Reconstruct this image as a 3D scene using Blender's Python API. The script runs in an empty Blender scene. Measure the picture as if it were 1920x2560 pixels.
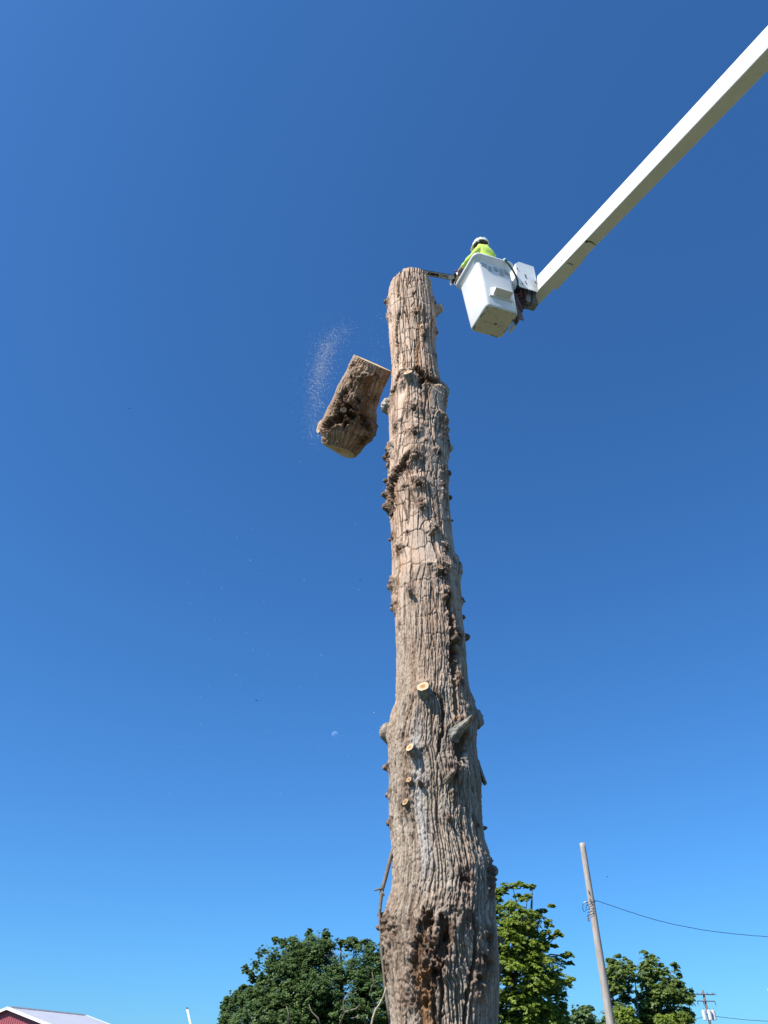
import bpy, math, random
import numpy as np
from mathutils import Vector, Matrix

random.seed(7)
RNG = np.random.default_rng(11)
SC = bpy.context.scene
COL = SC.collection

# ------------------------------------------------------------------ camera
FPX = 1934.0                       # focal length in pixels of the 1920 x 2560 photograph
PITCH = math.radians(37.0)
CAM = np.array([0.0, 0.0, 1.6])
cd = bpy.data.cameras.new('camera')
cam = bpy.data.objects.new('camera', cd)
COL.objects.link(cam)
cd.sensor_fit = 'VERTICAL'
cd.sensor_height = 36.0
cd.lens = 36.0 * FPX / 2560.0
cd.clip_start = 0.05
cd.clip_end = 6000
cam.location = CAM
cam.rotation_euler = (math.pi / 2 + PITCH, 0, 0)
SC.camera = cam

# ------------------------------------------------------------------ sky, sun, exposure
SUN = np.array([-.49, -.40, .775]); SUN /= np.linalg.norm(SUN)
SUN_EL = math.asin(SUN[2]); SUN_AZ = math.atan2(SUN[0], SUN[1]) % (2 * math.pi)
world = bpy.data.worlds.new('World')
SC.world = world
world.use_nodes = True
wn, wl = world.node_tree.nodes, world.node_tree.links
sky = wn.new('ShaderNodeTexSky')
sky.sky_type = 'NISHITA'
sky.sun_disc = False
sky.sun_elevation = SUN_EL
sky.sun_rotation = SUN_AZ
sky.altitude = 0
sky.air_density = 1.0
sky.dust_density = 0.7
sky.ozone_density = 10.0
wbal = wn.new('ShaderNodeVectorMath'); wbal.operation = 'MULTIPLY'      # the phone's cool, saturated rendering of the whole sky
wbal.inputs[1].default_value = (.55, .97, 1.19)
wl.new(sky.outputs[0], wbal.inputs[0])
wl.new(wbal.outputs[0], wn['Background'].inputs[0])
wn['Background'].inputs[1].default_value = 0.093
sd = bpy.data.lights.new('sun', 'SUN')
sd.energy = 4.9
sd.angle = math.radians(0.53)
sd.color = (1.0, 0.95, 0.87)
sun = bpy.data.objects.new('sun', sd)
COL.objects.link(sun)
sun.rotation_euler = Vector(-SUN).to_track_quat('-Z', 'Y').to_euler()
sun.location = (-20, -15, 40)
SC.view_settings.view_transform = 'Standard'
SC.view_settings.look = 'None'
SC.view_settings.exposure = 0.66
SC.view_settings.gamma = 1.0
SC.view_settings.use_curve_mapping = False

# ------------------------------------------------------------------ helpers
CP, SP = math.cos(PITCH), math.sin(PITCH)
AX_R = np.array([1.0, 0, 0]); AX_F = np.array([0, CP, SP]); AX_U = np.array([0, -SP, CP])


def ray(x, y):
    """direction through a pixel of the photograph (a survey aid: how far up and across a thing stands)"""
    return (x - 960) / FPX * AX_R + (1280 - y) / FPX * AX_U + AX_F


def at_y(x, y, Y):
    d = ray(x, y)
    return CAM + d * (Y / d[1])


def at_z(x, y, Z):
    d = ray(x, y)
    return CAM + d * ((Z - CAM[2]) / d[2])


def sstep(a, b, x):
    t = np.clip((x - a) / (b - a), 0, 1)
    return t * t * (3 - 2 * t)


def _hash(ix, iy, seed):
    h = (ix.astype(np.int64) * 374761393 + iy.astype(np.int64) * 668265263 + seed * 1442695041) & 0xFFFFFFFF
    h = ((h ^ (h >> 13)) * 1274126177) & 0xFFFFFFFF
    h = ((h ^ (h >> 16)) * 2246822519) & 0xFFFFFFFF
    return ((h ^ (h >> 15)) & 0xFFFFFF) / float(0x1000000)


def noise(x, y, seed=0):
    """gradient noise, about -1..1"""
    x = np.asarray(x, float); y = np.asarray(y, float)
    ix = np.floor(x); iy = np.floor(y)
    fx = x - ix; fy = y - iy
    u = fx * fx * fx * (fx * (fx * 6 - 15) + 10); v = fy * fy * fy * (fy * (fy * 6 - 15) + 10)

    def g(dx, dy):
        a = _hash(ix + dx, iy + dy, seed) * (2 * math.pi)
        return np.cos(a) * (fx - dx) + np.sin(a) * (fy - dy)
    a = g(0, 0); b = g(1, 0); c = g(0, 1); d = g(1, 1)
    return 1.5 * ((a * (1 - u) + b * u) * (1 - v) + (c * (1 - u) + d * u) * v)


def fbm(x, y, seed=0, octv=3):
    s = 0; a = 1.0
    for k in range(octv):
        s = s + a * noise(x * 2 ** k, y * 2 ** k, seed + 17 * k)
        a *= .5
    return s


def worley(x, y, seed=0, jit=.9):
    """F2 - F1 (0 on the joints between cells) and a random number for each cell"""
    x = np.asarray(x, float); y = np.asarray(y, float)
    ix = np.floor(x); iy = np.floor(y)
    f1 = np.full(x.shape, 9.0); f2 = np.full(x.shape, 9.0); cid = np.zeros(x.shape)
    for dx in (-1, 0, 1):
        for dy in (-1, 0, 1):
            cx, cy = ix + dx, iy + dy
            px = cx + .5 + jit * (_hash(cx, cy, seed) - .5)
            py = cy + .5 + jit * (_hash(cx, cy, seed + 5) - .5)
            d = np.hypot(px - x, py - y)
            m = d < f1
            f2 = np.where(m, f1, np.minimum(f2, d))
            cid = np.where(m, _hash(cx, cy, seed + 9), cid)
            f1 = np.where(m, d, f1)
    return f2 - f1, cid


class MB:
    """collects shapes into one mesh"""
    def __init__(self):
        self.V = []; self.F = []; self.n = 0

    def add(self, V, F):
        V = np.asarray(V, float)
        self.V.append(V)
        self.F += [tuple(int(i) + self.n for i in f) for f in F]
        self.n += len(V)
        return self

    def tube(self, P, r, n=8, caps=True):
        P = np.asarray(P, float)
        r = np.broadcast_to(np.asarray(r, float), (len(P),))
        T = np.gradient(P, axis=0); T /= np.linalg.norm(T, axis=1)[:, None] + 1e-12
        a = np.array([0, 0, 1.0]) if abs(T[0][2]) < .9 else np.array([1.0, 0, 0])
        N = np.cross(T[0], a); N /= np.linalg.norm(N)
        V = []
        for i in range(len(P)):
            N = N - T[i] * (N @ T[i]); N /= np.linalg.norm(N) + 1e-12
            B = np.cross(T[i], N)
            for k in range(n):
                an = 2 * math.pi * k / n
                V.append(P[i] + r[i] * (math.cos(an) * N + math.sin(an) * B))
        F = []
        for i in range(len(P) - 1):
            for k in range(n):
                k2 = (k + 1) % n
                F.append((i * n + k, i * n + k2, (i + 1) * n + k2, (i + 1) * n + k))
        if caps:
            F.append(tuple(range(n))[::-1]); F.append(tuple((len(P) - 1) * n + k for k in range(n)))
        return self.add(V, F)

    def loft(self, rings, cap0=True, cap1=True):
        n = len(rings[0]); V = np.concatenate([np.asarray(q, float) for q in rings])
        F = []
        for i in range(len(rings) - 1):
            for k in range(n):
                k2 = (k + 1) % n
                F.append((i * n + k, i * n + k2, (i + 1) * n + k2, (i + 1) * n + k))
        if cap0: F.append(tuple(range(n))[::-1])
        if cap1: F.append(tuple((len(rings) - 1) * n + k for k in range(n)))
        return self.add(V, F)

    def rbox(self, lo, hi, b=.006, M=None):
        """box with softened edges"""
        lo = np.asarray(lo, float); hi = np.asarray(hi, float)
        c = (lo + hi) / 2; h = (hi - lo) / 2
        b = min(b, h.min() * .9)
        rings = [rrect(h[0] - b, h[1] - b, b * .6, -h[2], 1), rrect(h[0], h[1], b, -h[2] + b, 1),
                 rrect(h[0], h[1], b, h[2] - b, 1), rrect(h[0] - b, h[1] - b, b * .6, h[2], 1)]
        rings = [q + c for q in rings]
        if M is not None: rings = [q @ M[0].T + M[1] for q in rings]
        return self.loft(rings)

    def build(self, name, mat, parent=None, smooth=False):
        return mk(name, np.concatenate(self.V), self.F, mat, parent, smooth)


def rrect(hx, hy, r, z, n=4):
    pts = []
    for sx, sy, a0 in ((1, 1, 0), (-1, 1, 90), (-1, -1, 180), (1, -1, 270)):
        for k in range(n + 1):
            a = math.radians(a0 + 90 * k / n)
            pts.append((sx * (hx - r) + r * math.cos(a), sy * (hy - r) + r * math.sin(a), z))
    return np.array(pts)


def mk(name, V, F, mat=None, parent=None, smooth=False, color=None):
    me = bpy.data.meshes.new(name)
    V = np.asarray(V, float)
    if isinstance(F, np.ndarray):
        m, k = F.shape
        me.vertices.add(len(V)); me.vertices.foreach_set('co', V.astype(np.float32).ravel())
        me.loops.add(m * k); me.loops.foreach_set('vertex_index', F.astype(np.int32).ravel())
        me.polygons.add(m)
        me.polygons.foreach_set('loop_start', np.arange(0, m * k, k, dtype=np.int32))
        me.update(calc_edges=True); me.validate()
    else:
        me.from_pydata(V.tolist(), [], F)
    if smooth:
        me.polygons.foreach_set('use_smooth', np.ones(len(me.polygons), bool))
    if color is not None:
        at = me.color_attributes.new('tint', 'FLOAT_COLOR', 'POINT')
        c = np.ones((len(V), 4), np.float32); c[:, :3] = color
        at.data.foreach_set('color', c.ravel())
    me.update()
    o = bpy.data.objects.new(name, me)
    COL.objects.link(o)
    if mat is not None: me.materials.append(mat)
    if parent is not None: o.parent = parent
    return o


def tag(o, label=None, cat=None, group=None, kind=None):
    if label: o['label'] = label
    if cat: o['category'] = cat
    if group: o['group'] = group
    if kind: o['kind'] = kind
    return o


def thing(name, label, cat, loc=(0, 0, 0), rot=None, group=None):
    o = bpy.data.objects.new(name, None)
    COL.objects.link(o)
    o.empty_display_size = .2
    if rot is not None:
        M = Matrix(np.asarray(rot).tolist()).to_4x4(); M.translation = Vector(loc)
        o.matrix_basis = M
    else:
        o.location = loc
    return tag(o, label, cat, group)


# ------------------------------------------------------------------ materials
def material(name, color, rough=.6, var=0.0, vscale=8.0, bump=0.0, bscale=60.0, metal=0.0, spec=.5, color2=None, attr=False,
             stretch=(1, 1, 1), translucent=0.0):
    m = bpy.data.materials.new(name)
    m.use_nodes = True
    nt = m.node_tree; n = nt.nodes; l = nt.links
    b = n['Principled BSDF']
    b.inputs['Roughness'].default_value = rough
    b.inputs['Metallic'].default_value = metal
    b.inputs['Specular IOR Level'].default_value = spec
    tc = n.new('ShaderNodeTexCoord'); mp = n.new('ShaderNodeMapping')
    l.new(tc.outputs['Object'], mp.inputs[0]); mp.inputs['Scale'].default_value = stretch
    if attr:
        a = n.new('ShaderNodeAttribute'); a.attribute_name = 'tint'; base = a.outputs['Color']
    else:
        rgb = n.new('ShaderNodeRGB'); rgb.outputs[0].default_value = (*color, 1); base = rgb.outputs[0]
    if var > 0:
        nz = n.new('ShaderNodeTexNoise'); nz.inputs['Scale'].default_value = vscale; nz.inputs['Detail'].default_value = 6
        nz.inputs['Roughness'].default_value = .65
        l.new(mp.outputs[0], nz.inputs['Vector'])
        rp = n.new('ShaderNodeMapRange'); rp.inputs[1].default_value = .3; rp.inputs[2].default_value = .7
        l.new(nz.outputs[0], rp.inputs[0])
        if color2 is not None:
            mx = n.new('ShaderNodeMix'); mx.data_type = 'RGBA'
            l.new(rp.outputs[0], mx.inputs[0]); l.new(base, mx.inputs[6]); mx.inputs[7].default_value = (*color2, 1)
            base = mx.outputs[2]
        else:
            rp.inputs[3].default_value = 1 - var; rp.inputs[4].default_value = 1 + var
            vm = n.new('ShaderNodeVectorMath'); vm.operation = 'SCALE'
            l.new(base, vm.inputs[0]); l.new(rp.outputs[0], vm.inputs['Scale']); base = vm.outputs[0]
    l.new(base, b.inputs['Base Color'])
    if bump > 0:
        nb = n.new('ShaderNodeTexNoise'); nb.inputs['Scale'].default_value = bscale; nb.inputs['Detail'].default_value = 5
        l.new(mp.outputs[0], nb.inputs['Vector'])
        bp = n.new('ShaderNodeBump'); bp.inputs['Strength'].default_value = 1; bp.inputs['Distance'].default_value = bump
        l.new(nb.outputs[0], bp.inputs['Height']); l.new(bp.outputs[0], b.inputs['Normal'])
    if translucent > 0:
        tr = n.new('ShaderNodeBsdfTranslucent'); l.new(base, tr.inputs[0])
        ms = n.new('ShaderNodeMixShader'); ms.inputs[0].default_value = translucent
        l.new(b.outputs[0], ms.inputs[1]); l.new(tr.outputs[0], ms.inputs[2])
        l.new(ms.outputs[0], n['Material Output'].inputs[0])
    return m


M_BARK = material('bark', (.3, .3, .3), .92, var=.20, vscale=45, bump=.0035, bscale=70, spec=.2, attr=True, stretch=(1, 1, .35))
M_STUB = material('stub bark', (.3, .3, .3), .92, var=.45, vscale=26, bump=.012, bscale=45, spec=.2, attr=True)
M_DEAD = material('dead branch', (.20, .165, .13), .9, var=.4, vscale=30, bump=.004, bscale=80, spec=.2)
M_PALE_TWIG = material('pale dead twig', (.36, .32, .25), .9, var=.3, vscale=30, bump=.003, bscale=80, spec=.2)


def cut_wood(name, pale, heart, ring=90.0, heart_r=.5, streak=False):
    """sawn end grain: pale sapwood, browner heart, faint rings about the local z axis"""
    m = bpy.data.materials.new(name); m.use_nodes = True
    nt = m.node_tree; n = nt.nodes; l = nt.links; b = n['Principled BSDF']
    b.inputs['Roughness'].default_value = .85; b.inputs['Specular IOR Level'].default_value = .2
    a = n.new('ShaderNodeAttribute'); a.attribute_name = 'tint'      # red: 0 at the pith, 1 at the bark
    sep = n.new('ShaderNodeSeparateColor'); l.new(a.outputs['Color'], sep.inputs[0])
    tc = n.new('ShaderNodeTexCoord')
    nz = n.new('ShaderNodeTexNoise'); nz.inputs['Scale'].default_value = 9; nz.inputs['Detail'].default_value = 5
    l.new(tc.outputs['Object'], nz.inputs['Vector'])
    ad = n.new('ShaderNodeMath'); ad.operation = 'MULTIPLY_ADD'; ad.inputs[1].default_value = .25
    l.new(nz.outputs[0], ad.inputs[0]); l.new(sep.outputs[0], ad.inputs[2])
    cr = n.new('ShaderNodeValToRGB'); l.new(ad.outputs[0], cr.inputs[0])
    e = cr.color_ramp.elements
    e[0].position = heart_r * .7; e[0].color = (*heart, 1)
    e[1].position = heart_r * 1.05; e[1].color = (*pale, 1)
    e2 = cr.color_ramp.elements.new(.1); e2.color = (heart[0] * .8, heart[1] * .75, heart[2] * .7, 1)
    e3 = cr.color_ramp.elements.new(1.06); e3.color = (*pale, 1)
    w = n.new('ShaderNodeMath'); w.operation = 'SINE'
    mu = n.new('ShaderNodeMath'); mu.operation = 'MULTIPLY'; mu.inputs[1].default_value = ring
    l.new(ad.outputs[0], mu.inputs[0]); l.new(mu.outputs[0], w.inputs[0])
    mr = n.new('ShaderNodeMapRange'); mr.inputs[1].default_value = -1; mr.inputs[3].default_value = .88; mr.inputs[4].default_value = 1.06
    l.new(w.outputs[0], mr.inputs[0])
    vm = n.new('ShaderNodeVectorMath'); vm.operation = 'SCALE'
    l.new(cr.outputs[0], vm.inputs[0]); l.new(mr.outputs[0], vm.inputs['Scale'])
    l.new(vm.outputs[0], b.inputs['Base Color'])
    return m


M_CUT = cut_wood('fresh cut wood', (.56, .42, .26), (.40, .22, .10), heart_r=.72)
M_CUT_OLD = cut_wood('weathered cut wood', (.40, .27, .15), (.24, .13, .07), heart_r=.7)
M_CUT_LOG = cut_wood('log end grain', (.66, .50, .31), (.50, .33, .17), ring=60, heart_r=.4)

M_WHITE = material('white gelcoat', (.84, .84, .81), .32, var=.05, vscale=5, bump=.0004, bscale=30)
M_WHITE_BOOM = material('white boom paint', (.83, .83, .77), .38, var=.06, vscale=3, bump=.0006, bscale=20)
M_SCUFF = material('dark scuff', (.09, .075, .05), .8, var=.4, vscale=20)
M_UNDER = material('dirty bucket floor', (.74, .71, .62), .6, var=.3, vscale=7, color2=(.80, .78, .71), bump=.001, bscale=40)
M_GREYPLATE = material('grey steel', (.23, .23, .23), .5, var=.15, vscale=12, metal=.3)
M_RUSTY = material('rusty bracket', (.20, .12, .09), .7, var=.3, vscale=15)
M_DARK = material('black rubber', (.018, .018, .02), .6, var=.2)
M_HOSE_RED = material('red hydraulic hose', (.28, .045, .03), .5, var=.2, vscale=20)
M_HOSE_BROWN = material('brown hydraulic hose', (.10, .05, .035), .5, var=.2, vscale=20)
M_PRINT = material('grey print', (.46, .47, .49), .6)
M_PRINT_DARK = material('black print', (.05, .05, .055), .6)
M_PRINT2 = material('dark grey print', (.17, .17, .18), .6)
M_ROPE = material('green rope', (.03, .10, .085), .8, var=.3, vscale=60, bump=.002, bscale=160)
M_ROPE_PALE = material('pale rope hook', (.45, .62, .55), .5)
M_STEEL = material('bar steel', (.66, .72, .82), .42, metal=.25, var=.1, vscale=15)
M_CHAIN = material('saw chain', (.06, .06, .06), .45, metal=.7)
M_SAWBODY = material('saw housing', (.07, .055, .06), .45)
M_SAWDARK = material('saw dark plastic', (.03, .028, .03), .5)
M_SAWTAN = material('saw cover', (.62, .52, .36), .45)
M_HIVIS = material('hi vis cloth', (.62, .84, .14), .85, var=.1, vscale=14, bump=.006, bscale=18)
M_TROUSER = material('dark trousers', (.03, .035, .05), .9, bump=.004, bscale=20)
M_GLOVE = material('work glove', (.13, .09, .08), .85, bump=.002, bscale=60)
M_SKIN = material('skin', (.45, .26, .18), .55)
M_HAIR = material('brown hair', (.045, .028, .018), .7, bump=.004, bscale=120)
M_HELMET = material('white helmet', (.78, .78, .79), .3, var=.03)
M_BOOT = material('leather boot', (.07, .04, .025), .6)
M_WOODPOLE = material('weathered pole', (.38, .33, .29), .85, var=.32, vscale=16, bump=.004, bscale=40, stretch=(1, 1, .12), spec=.2)
M_DARKPOLE = material('creosote pole', (.16, .115, .095), .85, var=.25, vscale=10, bump=.003, bscale=40, stretch=(1, 1, .15), spec=.2)
M_CABLE = material('black cable', (.02, .025, .03), .6)
M_INSUL = material('brown insulator', (.13, .07, .05), .3)
M_TRANSF = material('pale grey transformer', (.62, .64, .66), .45, var=.05)
M_BARN = material('red barn steel', (.36, .085, .10), .55, var=.1, vscale=2)
M_TRIM = material('white trim', (.80, .80, .80), .5)
M_ROOF = material('galvanised roof', (.40, .41, .46), .45, metal=.25, var=.06, vscale=1.5)
M_RIDGE = material('grey ridge cap', (.20, .20, .22), .6)
M_PIPE = material('white pipe', (.8, .8, .78), .4)
M_DUST = material('sawdust', (.86, .82, .74), .9, spec=.1)
M_CHIP = material('dark chip', (.02, .018, .016), .9)
M_GROUND = material('grass field', (.060, .068, .034), 1.0, var=.5, vscale=.35, color2=(.092, .088, .055), bump=.03, bscale=12, spec=.1)
M_LEAF_OAK = material('oak leaves', (.1, .1, .1), .5, attr=True, translucent=.5)
M_LEAF_LOC = material('locust leaves', (.1, .1, .1), .5, attr=True, translucent=.55)
M_TREEBARK = material('tree bark', (.17, .15, .13), .95, var=.3, vscale=6, bump=.02, bscale=14, spec=.2)


# ------------------------------------------------------------------ ground
def build_ground():
    N = 60
    a = np.linspace(-1, 1, N); a = np.sign(a) * np.abs(a) ** 2.2 * 1500
    X, Y = np.meshgrid(a, a, indexing='ij')
    Z = .25 * noise(X / 23, Y / 23, 3) * np.clip((np.hypot(X, Y - 8) - 8) / 30, 0, 1) - .02
    V = np.stack([X, Y, Z], -1).reshape(-1, 3)
    i = np.arange(N * N).reshape(N, N)
    F = np.stack([i[:-1, :-1], i[1:, :-1], i[1:, 1:], i[:-1, 1:]], -1).reshape(-1, 4)
    o = mk('ground', V, F, M_GROUND, smooth=True)
    tag(o, 'grass field the bare trunk stands on', None, None, 'structure')


build_ground()

# ------------------------------------------------------------------ the bare trunk
TY = 8.0                            # distance of the trunk's axis from the camera
PROF = [(700, 979, 1078), (725, 972, 1080), (757, 968, 1084), (780, 970, 1087), (803, 971, 1090), (840, 972, 1090), (870, 976, 1089),
        (900, 978, 1092), (930, 979.5, 1096), (975, 978, 1105), (1000, 975, 1111), (1060, 972, 1116), (1100, 973, 1117), (1140, 972, 1121),
        (1180, 970, 1121), (1220, 966, 1121), (1260, 967, 1123), (1300, 977, 1126), (1350, 979, 1131), (1400, 980, 1138), (1440, 980, 1149),
        (1470, 979, 1152), (1500, 982, 1154), (1550, 987, 1156), (1600, 989, 1162), (1650, 991, 1165), (1700, 991, 1169), (1750, 990, 1177),
        (1790, 985, 1182), (1820, 979, 1188), (1860, 972, 1189), (1900, 971, 1193), (1960, 974, 1202), (2010, 974, 1201), (2060, 976, 1202),
        (2100, 980, 1207), (2140, 982, 1220), (2180, 981, 1230), (2220, 978, 1234), (2260, 968, 1236), (2300, 955, 1237), (2350, 954, 1242),
        (2400, 957, 1246), (2450, 963, 1246), (2500, 970, 1246), (2560, 976, 1244)]
_pz = []; _pc = []; _pr = []
for y_, xl_, xr_ in PROF:
    a_ = at_y(xl_, y_, TY); b_ = at_y(xr_, y_, TY)
    _pz.append(a_[2]); _pc.append((a_[0] + b_[0]) / 2); _pr.append((b_[0] - a_[0]) / 2)
_pz += [1.4, .7, .3, 0.0]; _pc += [.50, .50, .50, .50]; _pr += [.545, .60, .70, .86]
_pz = np.array(_pz); _pc = np.array(_pc); _pr = np.array(_pr)
_o = np.argsort(_pz); _pz, _pc, _pr = _pz[_o], _pc[_o], _pr[_o]
TOPZ = 12.34


def t_c(z): return np.interp(z, _pz, _pc)
def t_r(z): return np.interp(z, _pz, _pr)


def trunk_hit(x, y):
    """where the line of sight through a photograph pixel meets the smooth trunk: angle round it, height"""
    d = ray(x, y); Y = TY - .4; th = 0.0; z = 5.0
    for _ in range(40):
        p = CAM + d * (Y / d[1]); z = p[2]
        s = np.clip((p[0] - t_c(z)) / t_r(z), -.985, .985)
        th = math.asin(s); Y = .5 * Y + .5 * (TY - t_r(z) * math.cos(th))
    return th, z


def trunk_pos(th, z, out=0.0):
    r = t_r(z) + out
    return np.array([t_c(z) + r * math.sin(th), TY - r * math.cos(th), z])


# scars and swellings: x, y in the photograph, size (m), swelling, hollow, roughness, brownness
KNOTS = [
    (967, 757, .10, .035, .06, .03, .8), (963, 790, .10, .05, .0, .02, .3), (1085, 760, .10, .05, .04, .03, .7), (1040, 783, .10, .035, .03, .02, .6),
    (1062, 830, .11, .035, .02, .02, .5), (1090, 830, .06, .04, .0, .03, .7), (1035, 733, .05, .0, .04, .02, .7),
    (1020, 950, .20, .09, .0, .02, .1), (1057, 940, .17, .01, .10, .05, 1.0), (1000, 945, .10, .01, .07, .04, 1.0), (1075, 950, .09, .0, .08, .05, 1.0),
    (1108, 985, .18, .06, .0, .04, .35), (966, 1010, .15, .05, .02, .035, .35), (985, 975, .10, .0, .05, .04, .9),
    (1034, 1020, .14, 0.060000000000000005, 0.05, .02, .4), (1012, 1022, .05, .01, .0, .02, .3), (1108, 1055, .14, .07, .02, .04, .4), (988, 1066, .10, .03, .02, .03, .8),
    (1036, 1078, .12, 0.055, 0.065, .02, .7), (1117, 1105, .13, .05, .07, .05, .9), (1037, 1138, .13, 0.060000000000000005, 0.08, .03, .8), (967, 1135, .15, .08, .05, .06, .9),
    (1010, 1162, .12, .01, .07, .05, 1.0), (985, 1185, .13, .01, .08, .06, 1.0), (1113, 1185, .12, .04, .0, .035, .5), (1046, 1208, .10, 0.065, 0.065, .03, .8),
    (970, 1225, .15, .03, .07, .07, 1.0), (972, 1270, .14, .02, .07, .07, 1.0), (1112, 1240, .08, .04, .0, .03, .4), (1054, 1268, .09, 0.060000000000000005, 0.04, .03, .8),
    (1120, 1300, .06, .03, .0, .02, .3), (1085, 1322, .07, 0.045, 0.05, .025, .8), (999, 1371, .08, 0.055, 0.06, .03, .9), (982, 1340, .07, .03, .0, .03, .7),
    (1100, 1425, .14, .05, .06, .03, .7), (1146, 1416, .12, .06, .0, .02, .4), (972, 1462, .10, .06, .0, .03, .6), (978, 1515, .07, .05, .0, .03, .7),
    (1024, 1472, .06, .015, .03, .02, .6), (1117, 1490, .08, 0.07, 0.06, .03, .9), (1157, 1505, .05, .03, .0, .03, .7),
    (1140, 1592, .13, .06, .05, .035, .8), (1135, 1625, .10, .0, .05, .03, .9), (1060, 1740, .15, .06, .0, .015, .1), (1085, 1735, .06, .01, .04, .03, .6),  # hollow below the old stub has its shadow put into the brown
    (1192, 1790, .15, .06, .0, .02, .3), (963, 1822, .14, .06, .0, .015, .0), (1150, 1820, .11, .05, .04, .03, .6), (1140, 1860, .10, .0, .03, .02, .5),
    (1027, 1875, .10, .04, .0, .02, .3), (1050, 1875, .06, .02, .03, .03, .6), (965, 1920, .05, .05, .0, .03, .8), (1023, 1955, .085, .03, .0, .03, .6),
    (1048, 1955, .07, .02, .0, .03, .4), (1135, 1930, .10, .05, .05, .04, .9), (1138, 1985, .05, .02, .02, .02, .6), (1015, 2012, .11, .035, .02, .035, .5),
    (970, 1985, .06, .03, .0, .03, .6), (970, 2055, .06, .025, .0, .025, .6), (1122, 2048, .05, .02, .02, .02, .6), (1190, 2062, .05, .03, .03, .02, .6),
    (1160, 2190, .10, .02, .05, .04, .8), (1228, 2175, .12, .0, .0, .10, .6), (1228, 2220, .10, .0, .04, .10, .7), (1130, 2270, .17, .05, .02, .03, .4),
    (1070, 2300, .08, .02, .05, .05, .9), (1112, 2335, .11, .035, .07, .05, .9), (1165, 2300, .10, .03, .03, .03, .5), (960, 2312, .16, .0, .03, .09, .6),
    (1088, 890, .06, .03, .03, .03, .9), (1010, 1215, .05, .02, .02, .02, .8), (1096, 1130, .07, .03, .04, .03, .9), (1108, 1215, .06, .03, .03, .03, .9), (1065, 1100, .04, .015, .02, .02, .8),
    (1020, 1330, .04, .02, .02, .02, .8), (1115, 1370, .07, .03, .04, .03, .9), (1125, 1545, .07, .03, .03, .03, .9), (1000, 1560, .05, .02, .02, .02, .7), (1150, 1700, .07, .03, .03, .03, .8),
    (985, 2330, .08, .02, .03, .05, .6), (1222, 2345, .11, .02, .05, .07, .6), (1075, 2370, .16, .03, .03, .06, .8), (1062, 2440, .15, .05, .05, .06, .9),
    (1085, 2425, .10, .03, .05, .06, .8), (965, 2420, .09, .01, .05, .03, .9), (1215, 2400, .11, .02, .08, .04, .8), (1195, 2440, .10, .02, .05, .07, .6),
    (1195, 2480, .08, .04, .0, .04, .5), (1020, 2500, .09, .02, .01, .04, .5), (1060, 2500, .11, .02, .05, .04, .9)]
# torn or stripped streaks of bark, one of them a painted shadow: polyline in the photograph, half width (m), depth, colour (0 dark brown .. 1 orange inner bark)
STREAKS = [
    ([(997, 785), (993, 805), (991, 845), (995, 880), (994, 905)], .032, .055, .15), ([(1002, 672), (998, 700), (996, 740)], .020, .03, .5),
    ([(1047, 765), (1050, 800), (1046, 850), (1044, 900), (1042, 935)], .030, .012, 1.0), ([(1010, 780), (1018, 790)], .02, .04, .1),
    ([(1040, 926), (1056, 934), (1066, 946), (1082, 952), (1102, 960)], .060, .085, .15), ([(1060, 945), (1050, 965)], .045, .07, .1), ([(1000, 940), (992, 955), (990, 975), (976, 992)], .045, .06, .3),
    ([(1014, 1148), (1002, 1168), (990, 1186), (980, 1215), (980, 1255), (976, 1285)], .062, .09, .2), ([(968, 1160), (966, 1220), (970, 1280)], .07, .06, .55),
    ([(983, 1285), (985, 1330), (983, 1400)], .022, .012, 1.0), ([(998, 1385), (999, 1430), (993, 1480), (992, 1530)], .020, .012, .9),
    ([(1118, 1496), (1125, 1530), (1130, 1580)], .040, .05, .25), ([(1130, 1605), (1133, 1640), (1134, 1670)], .055, .06, .15), ([(1133, 1660), (1135, 1700), (1138, 1740), (1143, 1790)], .028, .03, .7),  # second streak paints the dark shadow under the old reddish stub
    ([(1105, 1750), (1110, 1790), (1108, 1830), (1095, 1870)], .020, .04, .1), ([(1135, 1835), (1160, 1850), (1150, 1890)], .05, .06, .2), ([(1030, 1760), (1015, 1800), (1005, 1850)], .018, .02, .2),
    ([(1072, 2296), (1058, 2330), (1050, 2370), (1040, 2420)], .045, .06, .2), ([(1110, 2310), (1112, 2350), (1100, 2390)], .04, .06, .1), ([(1065, 2450), (1060, 2510), (1066, 2560)], .07, .035, .55), ([(1086, 2430), (1084, 2500), (1086, 2560)], .022, .05, .05),
    ([(1180, 2290), (1187, 2340), (1185, 2400), (1170, 2480), (1160, 2560)], .016, .03, .1), ([(1100, 2400), (1105, 2470), (1100, 2560)], .014, .035, .1),
    ([(960, 2390), (966, 2440)], .05, .03, .4)]


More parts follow.
